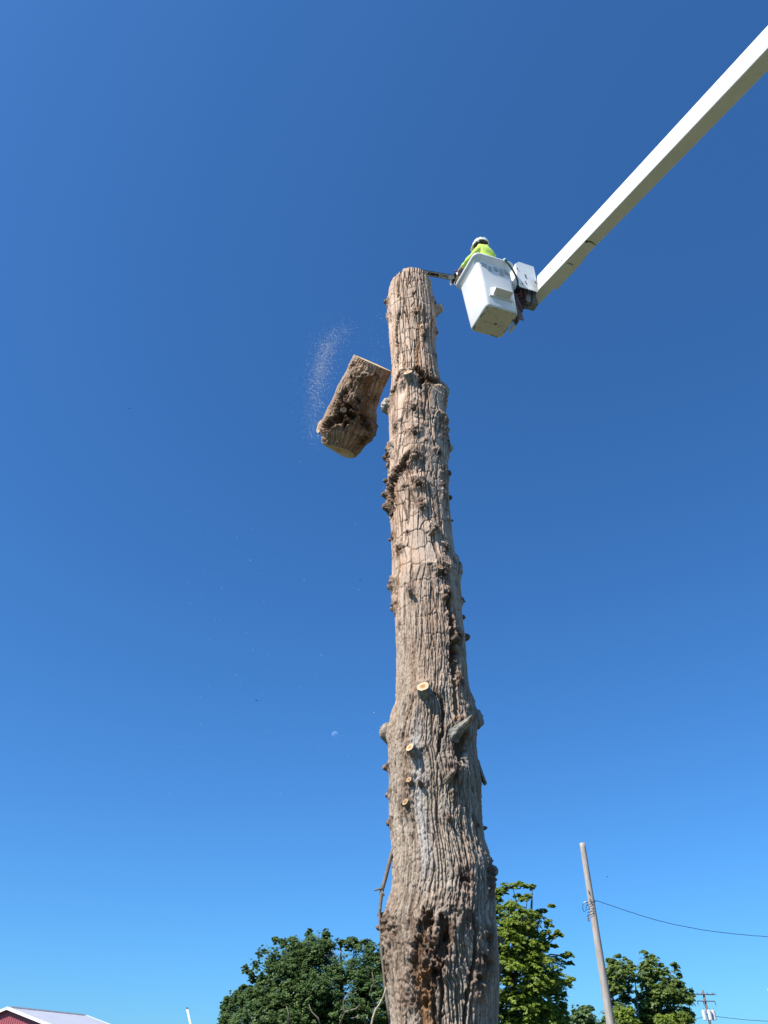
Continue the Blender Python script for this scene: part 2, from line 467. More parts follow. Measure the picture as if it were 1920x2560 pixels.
def bark(u, v, knots, streaks, blend, seed=0, pale=(.575, .425, .318), low=(.375, .305, .238)):
    """bark relief (metres) and colour over arc length u and length v; blend 0 = plated upper bark, 1 = ridged lower bark"""
    shp = u.shape
    flow_u = .010 * noise(u * 2.6, v * .6, seed + 1) + .004 * noise(u * 9, v * 2.2, seed + 2)
    uu = u + flow_u
    bump = np.zeros(shp); kt = np.zeros(shp); whirl = np.zeros(shp)
    for i, (ku, kv, s, amp, hole, rough, br) in enumerate(knots):
        m = (np.abs(v - kv) < 3.2 * s) & (np.abs(u - ku) < 3.2 * s)
        if not m.any(): continue
        du = (u[m] - ku); dv = (v[m] - kv)
        wob = 1 + .5 * noise(np.arctan2(dv, du) * 1.3 + i * 7.7, np.hypot(du, dv) / s * .8, seed + 3)
        r = np.hypot(du, dv * .85) / (s * wob)
        rr_ = np.hypot(du, dv) / .022
        e = np.exp(-r * r)
        b = amp * e
        b = b + .35 * amp * np.exp(-((r - 1.0) / .22) ** 2) * sstep(-.3, .8, dv / s)              # brow over the scar
        hx = du - .08 * s; hy = dv + .30 * s
        ca_ = math.cos(i * 1.7); rh = np.hypot(hx * (1.25 + .4 * ca_), hy * (1.1 - .35 * ca_)) / (.42 * s * wob)
        b = b - 1.25 * hole * sstep(1.3, .5, rh + .35 * noise(du / .03 + i, dv / .045, seed + 55))
        lump = fbm(du / .034 + i * 3.1, dv / .055, seed + 40 + i, 4)
        b = b + rough * .70 * lump * np.exp(-(r / 1.05) ** 2)
        bump[m] += b
        kt[m] = np.maximum(kt[m], min(1.0, br * 1.25 + .12) * np.exp(-(r / 1.08) ** 2) * (.9 + .55 * noise(du / .05 + i, dv / .05, seed + 80)))
        uu[m] += .20 * du * np.exp(-(r / 1.3) ** 2)
        whirl[m] = np.maximum(whirl[m], np.exp(-(r / 1.05) ** 2))
    st = np.zeros(shp); sd_ = np.zeros(shp); sc_ = np.zeros(shp)
    for i, (pl, hw, dep, colr) in enumerate(streaks):
        pl = np.asarray(pl)
        m = (v < pl[:, 1].max() + 3 * hw) & (v > pl[:, 1].min() - 3 * hw) & (u > pl[:, 0].min() - 3 * hw) & (u < pl[:, 0].max() + 3 * hw)
        if not m.any(): continue
        dm = np.full(m.sum(), 9.0)
        for k in range(len(pl) - 1):
            a = pl[k]; ab = pl[k + 1] - a
            t = np.clip(((u[m] - a[0]) * ab[0] + (v[m] - a[1]) * ab[1]) / (ab @ ab + 1e-9), 0, 1)
            dm = np.minimum(dm, np.hypot(u[m] - a[0] - t * ab[0], (v[m] - a[1] - t * ab[1]) * .6))
        dm = dm / hw + .75 * noise(u[m] / .03, v[m] / .07, seed + 60 + i) + .3 * noise(u[m] / .012, v[m] / .03, seed + 61 + i)
        w = sstep(1.05, .75, dm)
        st[m] = np.maximum(st[m], w); sd_[m] = np.maximum(sd_[m], w * dep)
        sc_[m] = np.where(w > .2, colr, sc_[m])
    # upper bark: flat plates parted by long wandering cracks and short cross cracks
    wav = .12 * noise(uu * 9, v * 2.0, seed + 5) + .07 * noise(uu * 25, v * 9, seed + 50)
    na = noise(uu / .088 + wav, v / 1.5, seed + 21); nb = noise(uu / .066 + 40 + wav, v / .80, seed + 22)
    wd = .085 + .06 * noise(uu * 6, v * 1.6, seed + 41)
    g1 = np.maximum(sstep(wd + .05, wd * .45, np.abs(na)), .8 * sstep(wd + .04, wd * .35, np.abs(nb)) * sstep(-.35, .1, noise(uu * 4, v * 1.3, seed + 42)))
    e2, c2 = worley(uu / .040 + wav * 1.2, v / .20, seed + 24)
    g2 = sstep(.13, .02, e2) * sstep(.0, .45, noise(uu * 5, v * 2.2, seed + 8))
    e3, c3 = worley(uu / .22 + .2 * noise(uu * 5, v * 5, seed + 6), v / .235 + .16 * noise(uu * 12, v * 3, seed + 7), seed + 23, .55)
    yes = sstep(-.50, -.15, noise(uu * 3.5, v * 2.5, seed + 9))
    g3 = sstep(.075, .02, e3) * yes
    c1 = .5 + .5 * np.tanh(3 * na); 
    fine = .0022 * noise(uu / .013, v / .055, seed + 10) + .0016 * noise(uu / .007, v / .016, seed + 43)
    up = -.021 * g1 - .008 * g2 - .014 * g3 + .003 * np.sign(na) + .003 * (c2 - .5) + .003 * noise(uu / .05, v / .25, seed + 44) + .8 * fine
    # lower bark: narrow interlaced ridges, sharp and flaky
    wl_ = .14 * noise(uu * 11, v * 3, seed + 11) + .09 * noise(uu * 26, v * 11, seed + 51)
    ma = noise(uu / .050 + wl_, v / .80, seed + 31); mb = noise(uu / .036 + 70 + wl_, v / .50, seed + 32)
    h1 = np.maximum(sstep(.17, .03, np.abs(ma)), .85 * sstep(.14, .02, np.abs(mb)))
    w2, d2 = worley(uu / .027 + .2 * noise(uu * 20, v * 8, seed + 45), v / .085, seed + 33, 1.0)
    h2 = sstep(.20, .04, w2); d1 = .5 + .5 * np.tanh(2.5 * ma)
    rid = np.minimum(np.abs(ma) * 2.2, np.abs(mb) * 2.8); rid = np.clip(rid, 0, 1) ** .7
    lo = -.019 * h1 + .006 * rid - .007 * h2 + .006 * (d2 - .5) + .0045 * noise(uu / .016, v / .042, seed + 13) + .003 * noise(uu / .008, v / .018, seed + 46)
    lo = lo + .003 * noise(uu / .10, v / .5, seed + 14)
    keep = 1 - .35 * whirl
    disp = (up * (1 - blend) + lo * blend) * keep * (1 - .6 * st) + bump - sd_
    disp = disp + st * (.010 * fbm(u / .016, v / .09, seed + 15, 2))
    # colour
    n1 = noise(u * 2.2, v * .6, seed + 16); n2 = noise(u * 6, v * 1.1, seed + 17)
    pale = np.array(pale); low = np.array(low)
    base = pale * (1 - blend[..., None]) + low * blend[..., None]
    plate = (1 + .12 * (c1 - .5) + .16 * (c2 - .5) + .14 * (c3 - .5)) * (1 - blend) + (1 + .16 * (d1 - .5) + .24 * (d2 - .5)) * blend
    c = base * (plate * (1 + .13 * n1))[..., None]
    warm = np.clip(.45 * n2 + .30 * noise(u * 9, v * .45, seed + 52) + .08, 0, .55)[..., None]
    warm = warm * (1 - .45 * blend[..., None])
    c = c * (1 - warm) + np.array([.36, .185, .095]) * warm
    grey = np.clip(noise(u * 4 + 5, v * .8, seed + 18) * .8 - .25, 0, .4)[..., None]
    c = c * (1 - grey) + np.array([.42, .385, .34]) * grey
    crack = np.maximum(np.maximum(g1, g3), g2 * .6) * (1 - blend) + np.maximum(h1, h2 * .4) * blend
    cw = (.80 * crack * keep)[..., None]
    c = c * (1 - cw) + np.array([.105, .066, .042]) * cw              # inner-bark brown, darkened further to put recess shade into the fissures
    kw = np.clip(kt, 0, .95)[..., None]
    kcol = np.array([.082, .043, .028]) * (1 + .5 * noise(u / .02, v / .02, seed + 19))[..., None]
    c = c * (1 - kw) + kcol * kw
    dark = np.array([.055, .035, .024]); orange = np.array([.34, .175, .075])
    scol = dark + (orange - dark) * np.clip(sc_ + .25 * noise(u / .02, v / .1, seed + 20), 0, 1)[..., None]
    sw = (.9 * st)[..., None]
    c = c * (1 - sw) + scol * sw
    return disp, np.clip(c, .01, .8)


def build_trunk():
    root = thing('tree_trunk', 'tall bare dead tree trunk, limbed and topped, in the middle', 'tree trunk', (.48, TY, 0))
    org = np.array([.48, TY, 0])
    RREF = .43
    a = np.linspace(-1.85, 1.85, 340); b = np.linspace(1.85, 2 * math.pi - 1.85, 60)[1:-1]
    th = np.concatenate([a, b]); th = np.where(th > math.pi, th - 2 * math.pi, th)
    zs = list(np.linspace(0, 1.95, 40)); z = 1.95
    while z < TOPZ - .004:
        z += .0068 + (z - 2) * .00075; zs.append(min(z, TOPZ))
    zs = np.array(zs)
    if zs[-1] < TOPZ: zs = np.append(zs, TOPZ)
    TH, ZZ = np.meshgrid(th, zs)
    Uc = TH * RREF
    blend = sstep(3.9, 7.7, ZZ + .7 * noise(Uc * 2, ZZ * .7, 99)) * -1 + 1
    kn = []
    for (x, y, s, amp, hole, rough, br) in KNOTS:
        t, z = trunk_hit(x, y); q = .75 if y > 1900 else .85
        kn.append((t * RREF, z, s * (.85 if y > 1900 else .92), amp * q, hole * (.8 if y > 1900 else 1), rough * q, br))
    stx = []
    for pl, hw, dep, colr in STREAKS:
        q = [trunk_hit(*p) for p in pl]; stx.append(([(t * RREF, z) for t, z in q], hw, dep, colr))
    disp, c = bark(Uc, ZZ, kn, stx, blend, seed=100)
    # lighter grey weathered streaks down the lower front
    t0, z0 = trunk_hit(1062, 2140); t1, z1 = trunk_hit(1062, 1800)
    w = np.exp(-((Uc - t0 * RREF + .03 * noise(ZZ * 1.5, ZZ * 0, 5)) / .055) ** 2) * sstep(2.9, 3.4, ZZ) * sstep(5.0, 4.4, ZZ) * .55
    c = c * (1 - w[..., None]) + np.array([.46, .44, .42]) * w[..., None]
    # soft swelling and flats so that the outline is not a turned column
    disp = disp + .006 * noise(Uc * 2.5, ZZ * 1.1, 301) + .010 * noise(Uc * 1.2, ZZ * .5, 302)
    rim = sstep(TOPZ - .05, TOPZ, ZZ)
    R = t_r(ZZ) + disp
    flare = sstep(1.2, 0, ZZ) * .16 * np.cos(5 * TH + 1) * (1 - ZZ / 2)
    R = R + np.where(ZZ < 1.2, flare, 0)
    ztop = ZZ + rim * (.03 * np.sin(TH + .4) - .05 * np.clip(np.sin(TH), 0, 1) ** 2 + .018 * noise(Uc * 9, Uc * 0, 77))
    X = t_c(ZZ) + R * np.sin(TH); Y = TY - R * np.cos(TH)
    V = np.stack([X, Y, ztop], -1).reshape(-1, 3) - org
    nz, nt = TH.shape
    i = np.arange(nz * nt).reshape(nz, nt); j = np.roll(i, -1, axis=1)
    F = np.stack([i[:-1], j[:-1], j[1:], i[1:]], -1).reshape(-1, 4)
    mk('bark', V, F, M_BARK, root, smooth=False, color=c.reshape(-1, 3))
    # sawn top
    rimv = V[-nt:]; cen = rimv.mean(0)
    rings = [cen + (rimv - cen) * f + np.array([0, 0, -.004]) for f in (.995, .7, .4, .1)]
    VV = np.concatenate(rings); FF = []
    for k in range(3):
        for m in range(nt): FF.append((k * nt + m, k * nt + (m + 1) % nt, (k + 1) * nt + (m + 1) % nt, (k + 1) * nt + m))
    FF.append(tuple(3 * nt + m for m in range(nt)))
    mk('cut_face', VV, FF, M_CUT_LOG, root, color=np.repeat(np.array([1, .7, .4, .1])[:, None], nt, 0).reshape(-1, 1) * np.ones((1, 3)))
    return root, org


TRUNK, T_ORG = build_trunk()


def stub(parent, org, base, tip, r0, r1, mat_cut, seed, fresh=True, dome=0.0, tint=(.27, .25, .22), tilt=None, label=None, n=40, m=24, flare=1.7):
    """a sawn or broken branch stub: rough tapered body with its end face as a part of its own"""
    base = np.asarray(base, float) - org; tip = np.asarray(tip, float) - org
    ax = tip - base; L = np.linalg.norm(ax); ax /= L
    a = np.array([0, 0, 1.0]) if abs(ax[2]) < .9 else np.array([1.0, 0, 0])
    e1 = np.cross(ax, a); e1 /= np.linalg.norm(e1); e2 = np.cross(ax, e1)
    nrm = ax if tilt is None else np.asarray(tilt, float) / np.linalg.norm(tilt)
    t = np.linspace(0, 1, m); an = np.linspace(0, 2 * math.pi, n, endpoint=False)
    T, A = np.meshgrid(t, an, indexing='ij')
    rad = r0 + (r1 - r0) * T + r0 * (flare - 1) * (1 - T) ** 3
    rough = (.20 * noise(np.cos(A) * 1.6 + seed, np.sin(A) * 1.6 + T * 2.5, seed) + .10 * noise(np.cos(A) * 4 + T * 3, np.sin(A) * 4, seed + 1)
             + .09 * noise(A * 4, T * 6, seed + 2) + .05 * noise(A * 9, T * 14, seed + 3))
    rad = rad * (1 + rough * (1 - .5 * T))
    P = base + ax * (T * L)[..., None] + rad[..., None] * (np.cos(A)[..., None] * e1 + np.sin(A)[..., None] * e2)
    if dome <= 0:
        # shear the last rings on to the plane of the cut
        d = ((tip - P) @ nrm) / (ax @ nrm)
        P = P + ax * (d * T ** 4)[..., None] * (T > .5)[..., None]
    nz_ = .5 + .5 * noise(A * 2.2, T * 3, seed + 4)
    c = np.array(tint) * (.55 + .6 * nz_ + .35 * noise(A * 5, T * 3, seed + 6))[..., None]
    V = P.reshape(-1, 3); i = np.arange(m * n).reshape(m, n); j = np.roll(i, -1, axis=1)
    F = [tuple(q) for q in np.stack([i[:-1], j[:-1], j[1:], i[1:]], -1).reshape(-1, 4)]
    Vc = [V]; cc = [c.reshape(-1, 3)]
    if dome > 0:
        k0 = (m - 1) * n; off = m * n
        for q, (f, h) in enumerate(((.85, .35), (.55, .75), (.2, .97))):
            ring = tip + (V[k0:k0 + n] - tip) * f + ax * (dome * h) + ax * (.5 * dome * noise(an * 2, an * 0 + q, seed + 5))[:, None] + (V[k0:k0 + n] - tip) * (.22 * noise(an * 3, an * 0 + q * 2, seed + 7))[:, None]
            Vc.append(ring); cc.append(np.full((n, 3), 1.0) * np.array(tint) * 1.25)
            p0 = k0 if q == 0 else off + (q - 1) * n
            for k in range(n): F.append((p0 + k, p0 + (k + 1) % n, off + q * n + (k + 1) % n, off + q * n + k))
        F.append(tuple(off + 2 * n + k for k in range(n)))
    body = mk('branch_stub', np.concatenate(Vc), F, M_STUB, parent, smooth=True, color=np.concatenate(cc))
    if label: body['label'] = label
    if dome <= 0:
        rim = V[-n:]; cen = rim.mean(0)
        rings = [cen + (rim - cen) * f + ax * .002 for f in (.985, .6, .2)]
        FF = []
        for k in range(2):
            for q in range(n): FF.append((k * n + q, k * n + (q + 1) % n, (k + 1) * n + (q + 1) % n, (k + 1) * n + q))
        FF.append(tuple(2 * n + q for q in range(n)))
        mk('cut_face', np.concatenate(rings), FF, mat_cut, body, color=np.repeat(np.array([1, .6, .2]), n)[:, None] * np.ones((1, 3)))
    return body


def trunk_stub(x, y, ln, r0, r1, cut, seed, up=.35, side=0.0, dome=0.0, tint=(.27, .25, .22), tilt=None, label=None):
    th, z = trunk_hit(x, y)
    n_ = np.array([math.sin(th + side), -math.cos(th + side), up]); n_ /= np.linalg.norm(n_)
    tip = trunk_pos(th, z) + np.array([math.sin(th), -math.cos(th), 0]) * .02
    # x, y mark the centre of the sawn end as seen: step back along the branch to its root
    d = ray(x, y); d /= np.linalg.norm(d)
    tip = trunk_pos(th, z) - d * (ln * 1.0)
    base = tip - n_ * (ln + .14)
    return stub(TRUNK, T_ORG, base, tip, r0, r1, cut, seed, dome=dome, tint=tint, tilt=tilt, label=label)


S = trunk_stub
for k_, (x_, y_, r_) in enumerate(((1033, 1018, .05), (1036, 1076, .045), (1036, 1136, .05), (1046, 1206, .045), (1054, 1266, .04), (1086, 1321, .032), (999, 1370, .04), (1117, 1489, .045),
                                   (1134, 1928, .04), (988, 1066, .045), (1048, 1953, .03), (1024, 1474, .028), (1122, 2046, .028), (985, 1186, .05), (1062, 832, .035))):
    S(x_, y_, .05 + .02 * (k_ % 3), r_ * (1.0 + .2 * (k_ % 2)), r_ * (.45 + .15 * (k_ % 3)), M_CUT_OLD, 60 + k_, up=.15 + .2 * (k_ % 3), side=.25 * ((k_ % 3) - 1), dome=.018, tint=((.21, .15, .105), (.16, .11, .078), (.26, .20, .15))[k_ % 3])
S(1019.5, 931, .21, .095, .066, M_CUT, 1, up=.5, tint=(.30, .29, .27), label='grey stub with pale ringed end below the broken bark')
S(1057, 1716, .16, .085, .064, M_CUT, 2, up=.45, tint=(.22, .215, .205), label='largest sawn stub facing out, pale ringed end')
S(1025, 1868, .11, .060, .046, M_CUT, 3, up=.45, side=-.15, tint=(.22, .21, .19), label='smaller sawn stub with bright ring under the large one')
S(1022, 1949, .06, .036, .03, M_CUT_OLD, 4, up=.4, tint=(.2, .16, .12), label='small old brown stub')
S(1013, 2005, .06, .04, .034, M_CUT_OLD, 5, up=.4, tint=(.2, .16, .12))
S(1146, 1591, .09, .05, .034, M_CUT_OLD, 6, up=.3, side=.2, tint=(.17, .12, .09), label='old reddish stub at the right side')
S(1101, 1418, .06, .05, .034, M_CUT_OLD, 7, up=.3, tint=(.22, .18, .14))


def side_stub(x, y, ln, r0, r1, seed, dome, up=.15, back=0.0, tint=(.34, .33, .30), z_off=0.0, label=None):
    """a stub in the outline: x, y is its outer end"""
    p = at_y(x, y, TY - back)
    s = 1 if p[0] > t_c(p[2]) else -1
    ax = np.array([s, -.15, up]); ax /= np.linalg.norm(ax)
    return stub(TRUNK, T_ORG, p - ax * ln, p - ax * dome * .8, r0, r1, M_CUT_OLD, seed, dome=dome, tint=tint, label=label)


side_stub(1106, 768, .32, .13, .075, 11, .05, up=.45, tint=(.44, .39, .32), label='pale knob near the top right')
side_stub(1119, 972, .36, .20, .125, 12, .06, up=.25, tint=(.36, .31, .25), label='big burl on the right below the broken bark')
side_stub(955, 1012, .34, .22, .105, 13, .05, up=.1, tint=(.36, .31, .25), label='big burl on the left opposite the sawn stub')
side_stub(1117, 1050, .24, .08, .065, 14, .04, up=.3, tint=(.40, .38, .34))
side_stub(1130, 1117, .26, .085, .07, 15, .04, up=.2, tint=(.38, .34, .29))
side_stub(958, 1142, .20, .08, .05, 16, .04, up=.2, tint=(.17, .12, .09))
side_stub(1153, 1417, .22, .075, .06, 17, .04, up=.1, tint=(.24, .21, .19))
side_stub(969, 1466, .16, .06, .045, 18, .03, up=.1, tint=(.21, .17, .14))
side_stub(976, 1522, .14, .04, .03, 19, .025, up=.1, tint=(.2, .16, .13))
side_stub(1205, 1796, .30, .17, .105, 20, .05, up=.05, tint=(.22, .2, .18), label='rounded knob in shade on the right')
side_stub(953, 1822, .30, .19, .085, 21, .04, up=.4, tint=(.26, .215, .165), label='pale rounded knob on the left')
side_stub(957, 1917, .14, .035, .028, 22, .02, up=.25, tint=(.22, .16, .13))
side_stub(1243, 2176, .16, .06, .05, 23, .03, up=.1, tint=(.2, .17, .15))
for k_, (x_, y_, r_) in enumerate(((963, 757, .05), (969, 1160, .05), (961, 1200, .045), (957, 1236, .05), (959, 1268, .045), (974, 1345, .03), (967, 1985, .035), (969, 2056, .03), (1094, 832, .04),
                                   (1126, 1186, .05), (1128, 1240, .03), (1131, 1300, .025), (1172, 1592, .05), (1160, 1545, .03), (1215, 2065, .03), (1250, 2345, .04), (1252, 2420, .035), (944, 2320, .04), (948, 2290, .03))):
    q_ = (.95, 1.3, .8)[k_ % 3]
    side_stub(x_ + (2 if x_ > 1050 else -3), y_ + (k_ * 7) % 9 - 4, .14, r_ * 1.6 * q_, r_ * .75 * q_, 90 + k_, .02, up=.15, tint=(.17, .12, .085))
side_stub(1163, 1503, .12, .035, .012, 24, .01, up=.3, tint=(.13, .1, .09))
# the crooked cut branch low on the right
p0 = trunk_pos(*trunk_hit(1130, 1832)); p1 = at_y(1176, 1803, TY - .50)
stub(TRUNK, T_ORG, p0 + np.array([0, .06, 0]), p1, .055, .040, M_CUT_OLD, 31, tint=(.27, .245, .21), tilt=(.75, -.35, -.55), label='crooked grey branch stub sawn off to the right', flare=1.7)


def trunk_extras():
    # vine-like dead branch hanging along the left edge
    px = [(982, 2120), (979, 2133), (972, 2162), (963, 2198), (955, 2224), (952, 2252), (949, 2285), (951, 2332), (955, 2390), (960, 2440), (964, 2475), (970, 2510), (977, 2560)]
    P = [at_y(x, y, TY - .03 - .002 * (i % 3)) - T_ORG for i, (x, y) in enumerate(px)]
    b = MB().tube(P, [.012, .017, .019, .018, .020, .016, .013, .012, .012, .011, .015, .018, .018], 8).build('dead_branch', M_DEAD, TRUNK, True)
    b['label'] = 'thin dead branch hanging down the left edge'
    q = [at_y(x, y, TY - .05) - T_ORG for x, y in ((955, 2222), (946, 2223), (940, 2225), (935, 2227))]
    MB().tube(q, [.012, .009, .008, .005], 7).build('twig', M_DEAD, b, True)
    q = [at_y(x, y, TY - .05) - T_ORG for x, y in ((954, 2228), (959, 2236), (961, 2240))]
    MB().tube(q, [.012, .008, .004], 7).build('twig', M_DEAD, b, True)
    px = [(966, 2468), (958, 2492), (948, 2512), (938, 2526), (932, 2545), (927, 2570), (924, 2600)]
    P = [at_y(x, y, TY - .12) - T_ORG for x, y in px]
    b = MB().tube(P, [.006, .007, .008, .009, .009, .010, .010], 7).build('dead_branch', M_PALE_TWIG, TRUNK, True)
    b['label'] = 'pale twig sticking out low on the left'
    # loose slab of bark standing off on the right
    px = [(1194, 1905), (1199, 1925), (1206, 1945), (1214, 1962)]
    m = MB()
    rings = []
    for k, (x, y) in enumerate(px):
        p = at_y(x, y, TY - .04) - T_ORG; w = (.05, .07, .07, .035)[k]; t = .012
        rings.append(np.array([p + (-t, -w, 0), p + (t, -w * .8, .01), p + (t * 1.2, w, .015), p + (-t, w * .9, 0)]))
    m.loft(rings)
    m.build('loose_bark', M_DEAD, TRUNK)['label'] = 'loose slab of bark standing off on the right'


trunk_extras()


# ------------------------------------------------------------------ the falling log
def build_log():
    pt, pb = (938, 908), (846, 1122)
    Y0 = TY + .50
    c = at_y((pt[0] + pb[0]) / 2, (pt[1] + pb[1]) / 2, Y0)
    view = c - CAM; dist = np.linalg.norm(view); view /= dist
    # axis square to the line of sight, leaning as in the photograph
    a0 = at_y(*pt, Y0) - at_y(*pb, Y0)
    dt, db = ray(*pt), ray(*pb)
    dt /= np.linalg.norm(dt); db /= np.linalg.norm(db)
    top = CAM + dt * dist / (dt @ view); bot = CAM + db * dist / (db @ view)
    ax = top - bot; L = np.linalg.norm(ax); ax /= L
    ax0 = ax.copy(); LEAN = math.radians(17)                     # the top leans a little away
    ax = ax0 * math.cos(LEAN) + view * math.sin(LEAN); L = L / math.cos(LEAN)
    tz = ax; ty = view - tz * (view @ tz); ty /= np.linalg.norm(ty); tx = np.cross(ty, tz)       # tx to the right, ty away from the camera
    R = np.stack([tx, ty, tz], 1)
    ctr = (top + bot) / 2
    root = thing('log', 'short thick log in mid air, falling past the left of the trunk', 'log', ctr, R)
    mpp = dist / FPX                                                    # metres per photograph pixel at the log
    # left and right edges from the axis, along the log from its lower end (fractions of length)
    f = np.array([-.02, .06, .12, .20, .30, .42, .55, .70, .85, 1.02])
    le = np.array([44, 50, 62, 64, 62, 61, 62, 61, 60, 56]) * mpp
    re = np.array([44, 53, 57, 61, 62, 53, 47, 46, 46, 45]) * mpp
    nth, nv = 250, 300
    a = np.linspace(-2.0, 2.0, 200); b = np.linspace(2.0, 2 * math.pi - 2.0, 52)[1:-1]
    th = np.concatenate([a, b])
    v = np.linspace(0, L, nv)
    TH, VV = np.meshgrid(th, v)
    fr = VV / L
    Rl = np.interp(fr, f, le); Rr = np.interp(fr, f, re)
    cx = (Rr - Rl) / 2; R0 = (Rr + Rl) / 2
    U = TH * .29

    def hit(x, y):
        d = ray(x, y); p = CAM + d * (dist / (d / np.linalg.norm(d) @ view) / np.linalg.norm(d)) - ctr
        lx, lz = p @ tx, (p @ ax0) / math.cos(LEAN) + L / 2
        q = lz / L
        r0 = (np.interp(q, f, le) + np.interp(q, f, re)) / 2; c0 = (np.interp(q, f, re) - np.interp(q, f, le)) / 2
        return math.asin(np.clip((lx - c0) / r0, -.98, .98)), lz
    z = lambda x, y: (760 + x * .1356, 840 + y * .1356)
    kn = []
    for (x, y, s, amp, ho, ro, br) in ((740, 1330, .10, .05, .0, .02, .2), (670, 1240, .12, .0, .07, .03, 1.0), (1000, 900, .12, .04, .02, .03, .5), (960, 1300, .08, .02, .04, .03, .7),
                                      (640, 1560, .15, .0, .08, .05, 1.0), (840, 1530, .15, .01, .08, .05, 1.0), (420, 1700, .12, .0, .04, .05, 1.0), (720, 1680, .10, .0, .05, .04, 1.0),  # browned hollows carry the shadow round and between the stubs
                                      (1080, 1700, .11, .0, .04, .05, 1.0), (1250, 1200, .10, .03, .02, .03, .5), (880, 540, .07, .0, .04, .03, 1.0), (1300, 800, .09, .02, .0, .02, .6),
                                      (1250, 1680, .12, .05, .03, .03, .4), (1180, 1850, .12, .04, .0, .03, .3), (1050, 2000, .10, .0, .03, .04, .9)):
        t, zz = hit(*z(x, y)); kn.append((t * .29, zz, s, amp, ho, ro, br))
    stx = []
    for pl, hw, dep, co in (([(700, 1130), (640, 1250), (610, 1400)], .05, .07, .1), ([(330, 1700), (480, 1660), (620, 1560), (760, 1450)], .05, .07, .1),  # dark gashes put the black shadows by the stubs into the bark colour
                            ([(1150, 900), (1120, 1100), (1080, 1400), (1050, 1600)], .05, .015, .45), ([(1000, 1600), (1080, 1640), (1130, 1760)], .03, .04, .1),
                            ([(830, 820), (870, 900), (840, 1040)], .02, .03, .1)):
        stx.append(([(t * .29, zz) for t, zz in (hit(*z(*p)) for p in pl)], hw, dep, co))
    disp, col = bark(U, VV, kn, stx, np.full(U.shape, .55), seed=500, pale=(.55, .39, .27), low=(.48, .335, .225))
    disp = disp * 1.25 + .015 * noise(U * 4, VV * 3, 601)
    Rad = R0 + disp
    X = cx + Rad * np.sin(TH); Y = -Rad * np.cos(TH)
    # sawn ends: each plane tips a little towards the viewer
    zt = .10 * (-Y / .3) * -1.0; zb = .16 * (-Y / .3)
    Z = (VV - L / 2) + fr ** 6 * (-.122 * (-Y / .3)) + (1 - fr) ** 6 * (-.030 * (-Y / .3) + .02 * np.sin(TH * 2))
    V = np.stack([X, Y, Z], -1).reshape(-1, 3)
    nt = len(th)
    i = np.arange(nv * nt).reshape(nv, nt); j = np.roll(i, -1, axis=1)
    F = np.stack([i[:-1], j[:-1], j[1:], i[1:]], -1).reshape(-1, 4)
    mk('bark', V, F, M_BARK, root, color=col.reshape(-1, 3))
    for ring, up, lab in ((V[-nt:], 1, 'pale upper sawn end'), (V[:nt], -1, 'browner lower sawn end with a step')):
        cen = ring.mean(0)
        fs = (.995, .8, .6, .4, .15)
        rr_ = []
        for q in fs:
            p = cen + (ring - cen) * q
            dz = 0
            if up < 0:   # the felling notch leaves a low step across the face
                s_ = sstep(-.03, .0, (p[:, 1] - cen[1]) + .06 + .015 * noise(p[:, 0] * 20, p[:, 1] * 0, 9)); dz = -.035 * s_ * (q < .99)
            p = p + np.stack([0 * p[:, 0], 0 * p[:, 0], np.broadcast_to(dz, (nt,)) - up * .003], -1)
            rr_.append(p)
        FF = []
        for k in range(len(fs) - 1):
            for m_ in range(nt): FF.append((k * nt + m_, k * nt + (m_ + 1) % nt, (k + 1) * nt + (m_ + 1) % nt, (k + 1) * nt + m_))
        FF.append(tuple((len(fs) - 1) * nt + m_ for m_ in range(nt)))
        o = mk('cut_face', np.concatenate(rr_), FF, M_CUT_LOG, root, color=np.repeat(np.array(fs), nt)[:, None] * np.ones((1, 3)))
        o['label'] = lab
    # stubs, in the log's own frame (x right, y away, z along it)

    def loc(x, y, depth):
        d = ray(x, y); p = CAM + d / (d @ view) * (dist - depth) - ctr
        return R.T @ p
    O = np.zeros(3)
    e = loc(*z(735, 1360), .40); stub(root, O, e + (.0, .22, .03), e, .062, .040, M_CUT, 41, tint=(.30, .265, .21), tilt=(-.1, -1, .0), label='small ringed stub on the near side of the log')
    e = loc(*z(285, 1670), .10); stub(root, O, e + (.30, .06, .06), e, .125, .105, M_CUT, 42, tint=(.30, .26, .21), tilt=(-1, -.32, -.2), label='large sawn stub at the lower left of the log', flare=1.25)
    e = loc(*z(1235, 1880), .08); stub(root, O, e + (-.22, .06, .04), e, .11, .075, M_CUT_OLD, 43, dome=.03, tint=(.34, .27, .20), label='torn bulge at the lower right of the log', flare=1.2)
    return root


build_log()

# ------------------------------------------------------------------ aerial lift: bucket, cover, hoses, boom
def eul(a, b, c):
    ca, sa, cb, sb, cc, s_ = math.cos(a), math.sin(a), math.cos(b), math.sin(b), math.cos(c), math.sin(c)
    return (np.array([[ca, -sa, 0], [sa, ca, 0], [0, 0, 1]]) @ np.array([[1, 0, 0], [0, cb, -sb], [0, sb, cb]]) @ np.array([[cc, 0, s_], [0, 1, 0], [-s_, 0, cc]]))


BR = eul(math.radians(21.694), math.radians(1.265), math.radians(-4.839))
BP = np.array([1.682, 7.672, 10.999])
def to_b(p): return BR.T @ (np.asarray(p, float) - BP)
def b_w(p): return BR @ np.asarray(p, float) + BP
def yf(z): return -(.275 + .025 * z / .95)


